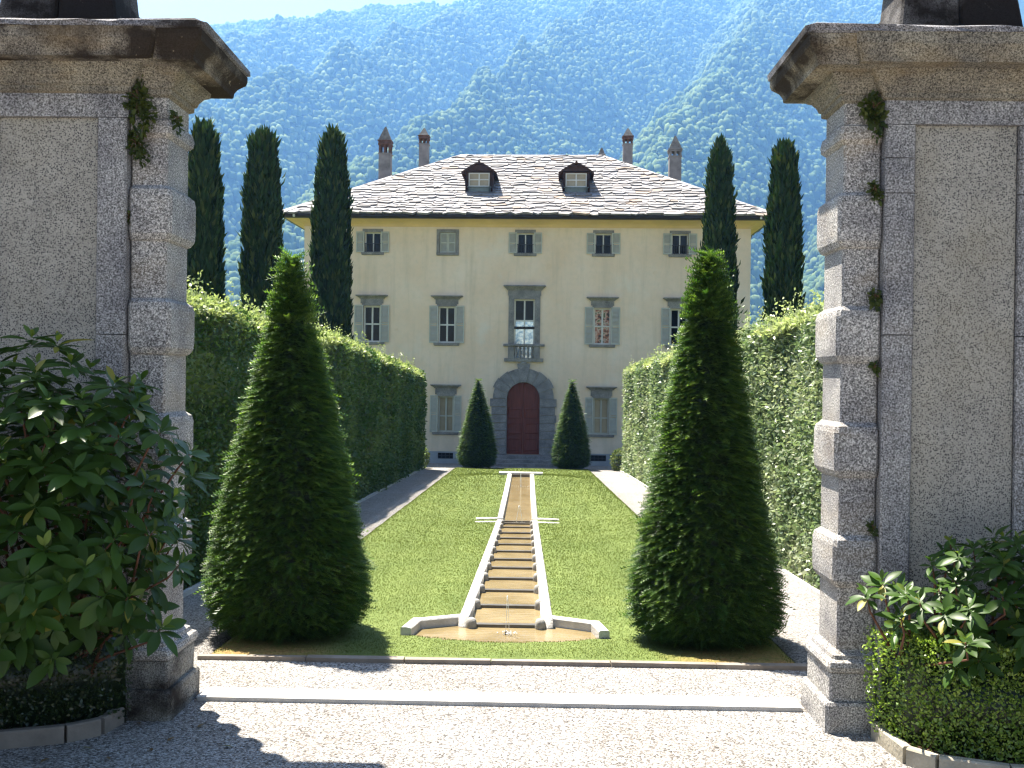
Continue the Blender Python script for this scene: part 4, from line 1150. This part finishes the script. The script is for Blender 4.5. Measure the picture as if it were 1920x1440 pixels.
# box hedges along kerbed beds
def path_frame(pts, t_):
    P = np.array(pts); seg = np.linalg.norm(np.diff(P, axis=0), axis=1); cum = np.concatenate([[0], np.cumsum(seg)])
    s_ = t_ * cum[-1]; x = np.interp(s_, cum, P[:, 0]); y = np.interp(s_, cum, P[:, 1])
    e = .04; dx = np.interp(s_ + e, cum, P[:, 0]) - np.interp(s_ - e, cum, P[:, 0]); dy = np.interp(s_ + e, cum, P[:, 1]) - np.interp(s_ - e, cum, P[:, 1])
    l = np.hypot(dx, dy); return x, y, dx / l, dy / l
def boxhedge(label, pts, wid, h, n, inward, seed, c0, c1, lumps):
    mid = pts[len(pts) // 2]
    th = thing('box_hedge', label, 'box hedge', (mid[0], mid[1], 0), 'low box hedges beside the gate')
    t_ = rng.random(n) ** .8; x, y, dx, dy = path_frame(pts, t_); nx_, ny_ = -dy * inward, dx * inward   # towards the wall
    w_ = rng.random(n); f = np.where(w_ < .52, 0, np.where(w_ < .92, 1, 2)); v = rng.random(n)
    hh = h + lumps * (fbm(x * 3.1, y * 3.1, 3, seed) - .5)
    off = np.where(f == 0, 0, np.where(f == 1, wid * rng.random(n), wid)); z = np.where(f == 1, hh, .04 + v * (hh - .04))
    bul = .10 * (fbm(x * 4 + z * 3, y * 4 - z * 2, 3, seed + 3) - .5) - .07 * np.clip((z / hh - .8) / .2, 0, 1) ** 2 * (f == 0)
    jit = np.abs(rng.normal(0, .022, n))
    off = off + np.where(f == 0, -bul + jit - .11 * (z / hh) * np.clip(1 - t_ * 3, 0, 1), 0); z = z - np.where(f == 1, jit, 0)
    P = np.stack([x + nx_ * off, y + ny_ * off, z], -1)
    no = np.stack([np.where(f == 0, -nx_, 0), np.where(f == 0, -ny_, 0), np.where(f == 1, 1., .15)], -1)
    D = no * .8 + rng.normal(0, .7, (n, 3)) + [0, 0, .3]; ln = .024 * (.6 + .8 * rng.random(n))
    V, F = scatter(P, D, no + rng.normal(0, .6, (n, 3)), ln, ln * .6, DIAMOND)
    k = rng.random((n, 1)) ** 1.5; c = np.array(c0) * (1 - k) + np.array(c1) * k
    mb = MB(); rings = []
    for q in np.linspace(.0, 1, 24):
        xx, yy, ddx, ddy = path_frame(pts, np.array([q])); ax_, ay_ = -ddy * inward, ddx * inward
        rings.append([(float(xx[0] + ax_[0] * o), float(yy[0] + ay_[0] * o), zz) for o, zz in ((.06, 0), (wid, 0), (wid, h - .08), (.08, h - .09))])
    mb.rings(rings); cv = np.array(mb.v)
    mk('foliage', np.vstack([V, cv]), np.vstack([F, np.array(mb.f) + len(V)]), M['box'], th, col=np.vstack([rep(c, DIAMOND), np.tile([[.012, .025, .007]], (len(cv), 1))]))  # core colour darkened for the shade between the leaves
def kerb(label, pts, m='kerb'):
    th = thing('kerb', label, 'kerb', (pts[1][0], pts[1][1], 0), 'curved stone kerbs of the planting beds')
    for (a, b) in zip(pts[:-1], pts[1:]):
        mb = MB(); a_, b_ = Vector((*a, 0)), Vector((*b, 0)); d = (b_ - a_); d -= d.normalized() * .008
        n_ = Vector((-d.y, d.x, 0)).normalized() * .032; e_ = a_ + d
        mb.rings([[tuple(p + Vector((0, 0, -.06))) for p in (a_ - n_, e_ - n_, e_ + n_, a_ + n_)], [tuple(p + Vector((0, 0, .095))) for p in (a_ - n_, e_ - n_, e_ + n_, a_ + n_)],
                  [tuple(p + Vector((0, 0, .105))) for p in (a_ - n_ * .7, e_ - n_ * .7, e_ + n_ * .7, a_ + n_ * .7)]])
        mb.build('kerb_stone', M[m], th)
kl = [(-2.66, 6.52), (-2.70, 6.30), (-2.86, 6.16), (-3.25, 6.02), (-3.9, 5.92), (-5.2, 5.85)]
kr = [(2.285, 6.50), (2.33, 6.06), (2.46, 5.93), (2.82, 5.80), (3.5, 5.70), (4.8, 5.62)]
kerb('curved kerb, coloured darker for shade, below the shaded box hedge', kl, 'edging')  # darker stone colour on this side stands for shade
kerb('curved kerb with a sunlit corner below the bright box hedge', kr)
hl = [(-2.58, 6.48), (-2.74, 6.32), (-2.95, 6.22), (-3.3, 6.09), (-3.9, 6.0), (-5.2, 5.93)]
hr = [(2.26, 6.50), (2.34, 6.18), (2.50, 6.02), (2.85, 5.88), (3.5, 5.78), (4.8, 5.70)]
boxhedge('dark low box hedge in the shade under the large rhododendron', hl, .38, .74, 28000, -1, 3, (.018, .035, .010), (.05, .08, .018), .10)  # leaf colours kept dark as the shaded version of the same box
boxhedge('bright green low box hedge in sun at the foot of the gate pier', hr, .42, .74, 40000, 1, 7, (.10, .18, .02), (.38, .50, .10), .08)  # sunlit version: brightness of the sun put into the leaf colours
for s, nm, pts in ((-1, 'shaded', kl), (1, 'sunlit', kr)):
    mb = MB(); v = [(p[0], p[1], .07) for p in pts]; q = [(p[0], 6.65, .07) for p in pts]
    for k in range(len(pts) - 1): mb.add([v[k], v[k + 1], q[k + 1], q[k]], [(0, 1, 2, 3)])
    struct(mb.build('soil', M['bark']), 'bed of dark soil')

# ferns in the joints of the gate
def fern(label, px, py, Y, r, n):
    p = np.array(pxw(px, py, Y)); th = thing('fern', label, 'fern', tuple(p), 'ferns rooted in the gate joints')
    q = unit(rng.normal(0, 1, (n, 3)) * [1, .5, 1.2]); q[:, 1] = -np.abs(q[:, 1])
    kf = rng.random((n, 1)); P = p + q * r * kf ** .6 * [.8, .35, 1.2] + np.sin(q[:, :1] * 9 + q[:, 2:] * 7) * r * .35 * [.7, .1, 1] + np.array([0, 0, -1.]) * r * 1.2 * kf * (q[:, :1] > .1)
    ln = .035 * (.6 + .8 * rng.random(n)) * (1 + r)
    V, F = scatter(P, q + rng.normal(0, .6, (n, 3)) + [0, -.2, -.3], rng.normal(0, .6, (n, 3)) + [0, -1, .5], ln, ln * .55, OVAL)
    k = rng.random((n, 1)); c = np.array([.025, .045, .012]) * (1 - k) + np.array([.09, .11, .02]) * k
    mk('leaves', V, np.vstack([F]), M['fern'], th, col=rep(c, OVAL))
    mb = MB()
    for k in range(6):
        e = p + q[k] * r * .8; mb.tube([tuple(p), tuple((p + e) / 2 + [0, -.02, .01]), tuple(e)], [.004, .003, .002], 4)
    mb.build('stems', M['bark'], th)
for lab, px, py, Y, r, n in (('largest fern tuft under the cornice of the pier with the black base', 262, 188, 6.60, .105, 420), ('fern tuft just below the largest one, on the pier with the black base', 258, 268, 6.62, .07, 170), ('tiny fern sprig low in the joint of the pier with the black base', 243, 405, 6.63, .03, 50), ('small fern on the inner edge of the neck stone beside the largest fern', 331, 224, 6.66, .035, 60),
                             ('hanging fern tuft under the cornice of the sunlit pier', 1638, 205, 6.60, .085, 320), ('dark fern tuft in the upper joint of the sunlit pier', 1640, 355, 6.61, .04, 80), ('fern tuft halfway up the sunlit pier', 1640, 556, 6.61, .036, 80), ('small moss green sprig under the halfway fern of the sunlit pier', 1641, 688, 6.62, .02, 30), ('little fern low in the joint of the sunlit pier', 1636, 988, 6.62, .022, 35)):
    fern(lab, px, py, Y, r, n)

# ------------------------------------------------------------------ mountain with forest
def terrain(X, Y):
    crest = 872 + .112 * (X + 320) + 22 * fbm(X / 120, X * 0, 3, 31)
    crest = np.where(X < -760, crest - .10 * (-760 - X), crest)
    tq = np.clip((Y - 820) / 1580, 0, 1.12)
    base = crest * (tq * .85 + .15 * tq ** 2)
    base = np.where(tq > 1, crest * (1 - (tq - 1) * 2.0), base)
    env = np.sin(np.clip(tq, 0, 1) * math.pi)
    s_ = X - .42 * (Y - 1500) + 90 * (fbm(X / 260, Y / 260, 4, 41) - .5)
    ph = (s_ - 116) / 330; tri = np.abs(ph - np.round(ph)) * 2          # 0 in the gully, 1 on the spur
    Z = base + 200 * env ** .7 * (.6 * tri + .4 * np.sin(math.pi / 2 * tri) - .5)
    ph2 = (s_ + .9 * (Y - 1500) + 60 * fbm(X / 90, Y / 90, 3, 51)) / 150; tri2 = np.abs(ph2 - np.round(ph2)) * 2
    Z = Z + 36 * (tri2 - .5) * env + 34 * (fbm(X / 75, Y / 75, 4, 61) - .5)
    return np.where(Y < 830, -30, Z)
xs = np.linspace(-1150, 1150, 420); ys = np.linspace(815, 2560, 330)
X, Y = np.meshgrid(xs, ys); Zm = terrain(X, Y)
nx, ny = len(xs), len(ys)
i = np.arange(ny - 1)[:, None] * nx + np.arange(nx - 1)[None]
Fq = np.stack([i, i + 1, i + nx + 1, i + nx], -1).reshape(-1, 4)
struct(mk('mountain', np.stack([X, Y, Zm], -1), Fq, M['forest'], smooth=True, col=np.tile([[.03, .055, .02]], (nx * ny, 1))), 'steep mountainside')
# crowns of the far wood
cell = 7.8
gx, gy = np.meshgrid(np.arange(-960, 960, cell), np.arange(845, 2440, cell))
gx = (gx + (np.arange(gx.shape[0]) % 2)[:, None] * cell / 2).ravel(); gy = gy.ravel(); n = len(gx)
gx = gx + rng.uniform(-.42, .42, n) * cell; gy = gy + rng.uniform(-.42, .42, n) * cell
gz = terrain(gx, gy)
clump = fbm(gx / 60, gy / 60, 3, 91)
rad = cell * (.46 + .38 * rng.random(n) + .30 * np.clip(clump - .45, 0, 1)); hgt_ = rad * (1.0 + .7 * rng.random(n)); lift_ = 2 + 5.5 * rng.random(n)
SEG = 6; lat = [(1.0, 0.0), (.80, .62), (.30, .98), (-.35, .90)]
tv = [(0, 0, 1.0)] + [(c * math.cos(2 * math.pi * (k + .5 * r) / SEG), c * math.sin(2 * math.pi * (k + .5 * r) / SEG), z) for r, (z, c) in enumerate(lat[1:]) for k in range(SEG)]
tv = np.array(tv); tf = []
for k in range(SEG):
    k2 = (k + 1) % SEG; tf.append((0, 1 + k, 1 + k2))
    for r in range(2):
        a_, b_ = 1 + r * SEG, 1 + (r + 1) * SEG
        tf += [(a_ + k, b_ + k, a_ + k2), (a_ + k2, b_ + k, b_ + k2)]
tf = np.array(tf); m_ = len(tv)
V = tv[None] * (1 + rng.uniform(-.22, .22, (n, m_, 1)))
rot = rng.random(n) * 6.28; cr, sr = np.cos(rot)[:, None], np.sin(rot)[:, None]
V = np.stack([(V[..., 0] * cr - V[..., 1] * sr) * rad[:, None] + gx[:, None], (V[..., 0] * sr + V[..., 1] * cr) * rad[:, None] + gy[:, None], V[..., 2] * hgt_[:, None] + (gz + lift_)[:, None]], -1)
ymix = np.clip(rng.random((n, 1)) * .9 + .9 * (clump[:, None] - .5), 0, 1)
cm = np.array([.045, .08, .03]) * (1 - ymix) + np.array([.12, .16, .06]) * ymix
F = (np.arange(n)[:, None, None] * m_ + tf[None]).reshape(-1, 3)
tag(mk('forest', V.reshape(-1, 3), F, M['forest'], smooth=True, col=np.repeat(cm, m_, 0)), 'dense broadleaf forest covering the mountainside', None, kind='stuff')

# ------------------------------------------------------------------ air
mb = MB(); mb.box(-1250, 1250, -60, 2700, -40, 1180)
t = NT('haze_air')
v = t.n('ShaderNodeVolumePrincipled'); v.inputs['Color'].default_value = (.19, .455, 1, 1); v.inputs['Density'].default_value = .00025; v.inputs['Anisotropy'].default_value = .3; v.inputs['Absorption Color'].default_value = (.5, .5, .5, 1)
t.t.links.new(v.outputs[0], t.out.inputs['Volume'])
o = mb.build('haze', t.m); tag(o, 'blue summer haze in front of the mountain', None, kind='stuff'); o.display_type = 'WIRE'
scn.cycles.volume_bounces = 0; scn.cycles.max_bounces = 7; scn.cycles.diffuse_bounces = 3; scn.cycles.transparent_max_bounces = 6
scn.cycles.use_denoising = True; scn.cycles.use_adaptive_sampling = False; scn.cycles.sample_clamp_indirect = 3; scn.cycles.pixel_filter_type = 'BLACKMAN_HARRIS'; scn.cycles.filter_width = 1.3
# dry leaves on the shaded gravel
for k, (px, py) in enumerate(((218, 1342), (262, 1362), (330, 1385), (150, 1405), (285, 1412), (95, 1425), (415, 1402), (205, 1428), (385, 1360))):
    u, v = (px - 960) / 1870, (720 - py) / 1870; d = Fv + Rv * u + Uv * v; p = Vector((0, 0, EYE)) + d * (-EYE / d.z)
    a = k * 2.1; th_n = np.array([[p.x, p.y, .012]])
    V, F = scatter(th_n, np.array([[math.cos(a), math.sin(a), .12]]), np.array([[.1, .2, 1.]]), .07, .028, LONG)
    o = mk('fallen_leaf', V, F, M['rhodo'], smooth=True, col=np.tile([[.16, .10, .045] if k % 3 else [.22, .19, .09]], (len(V), 1)))
    tag(o, 'small dry fallen leaf lying on the shaded gravel', 'leaf', 'fallen leaves on the gravel')
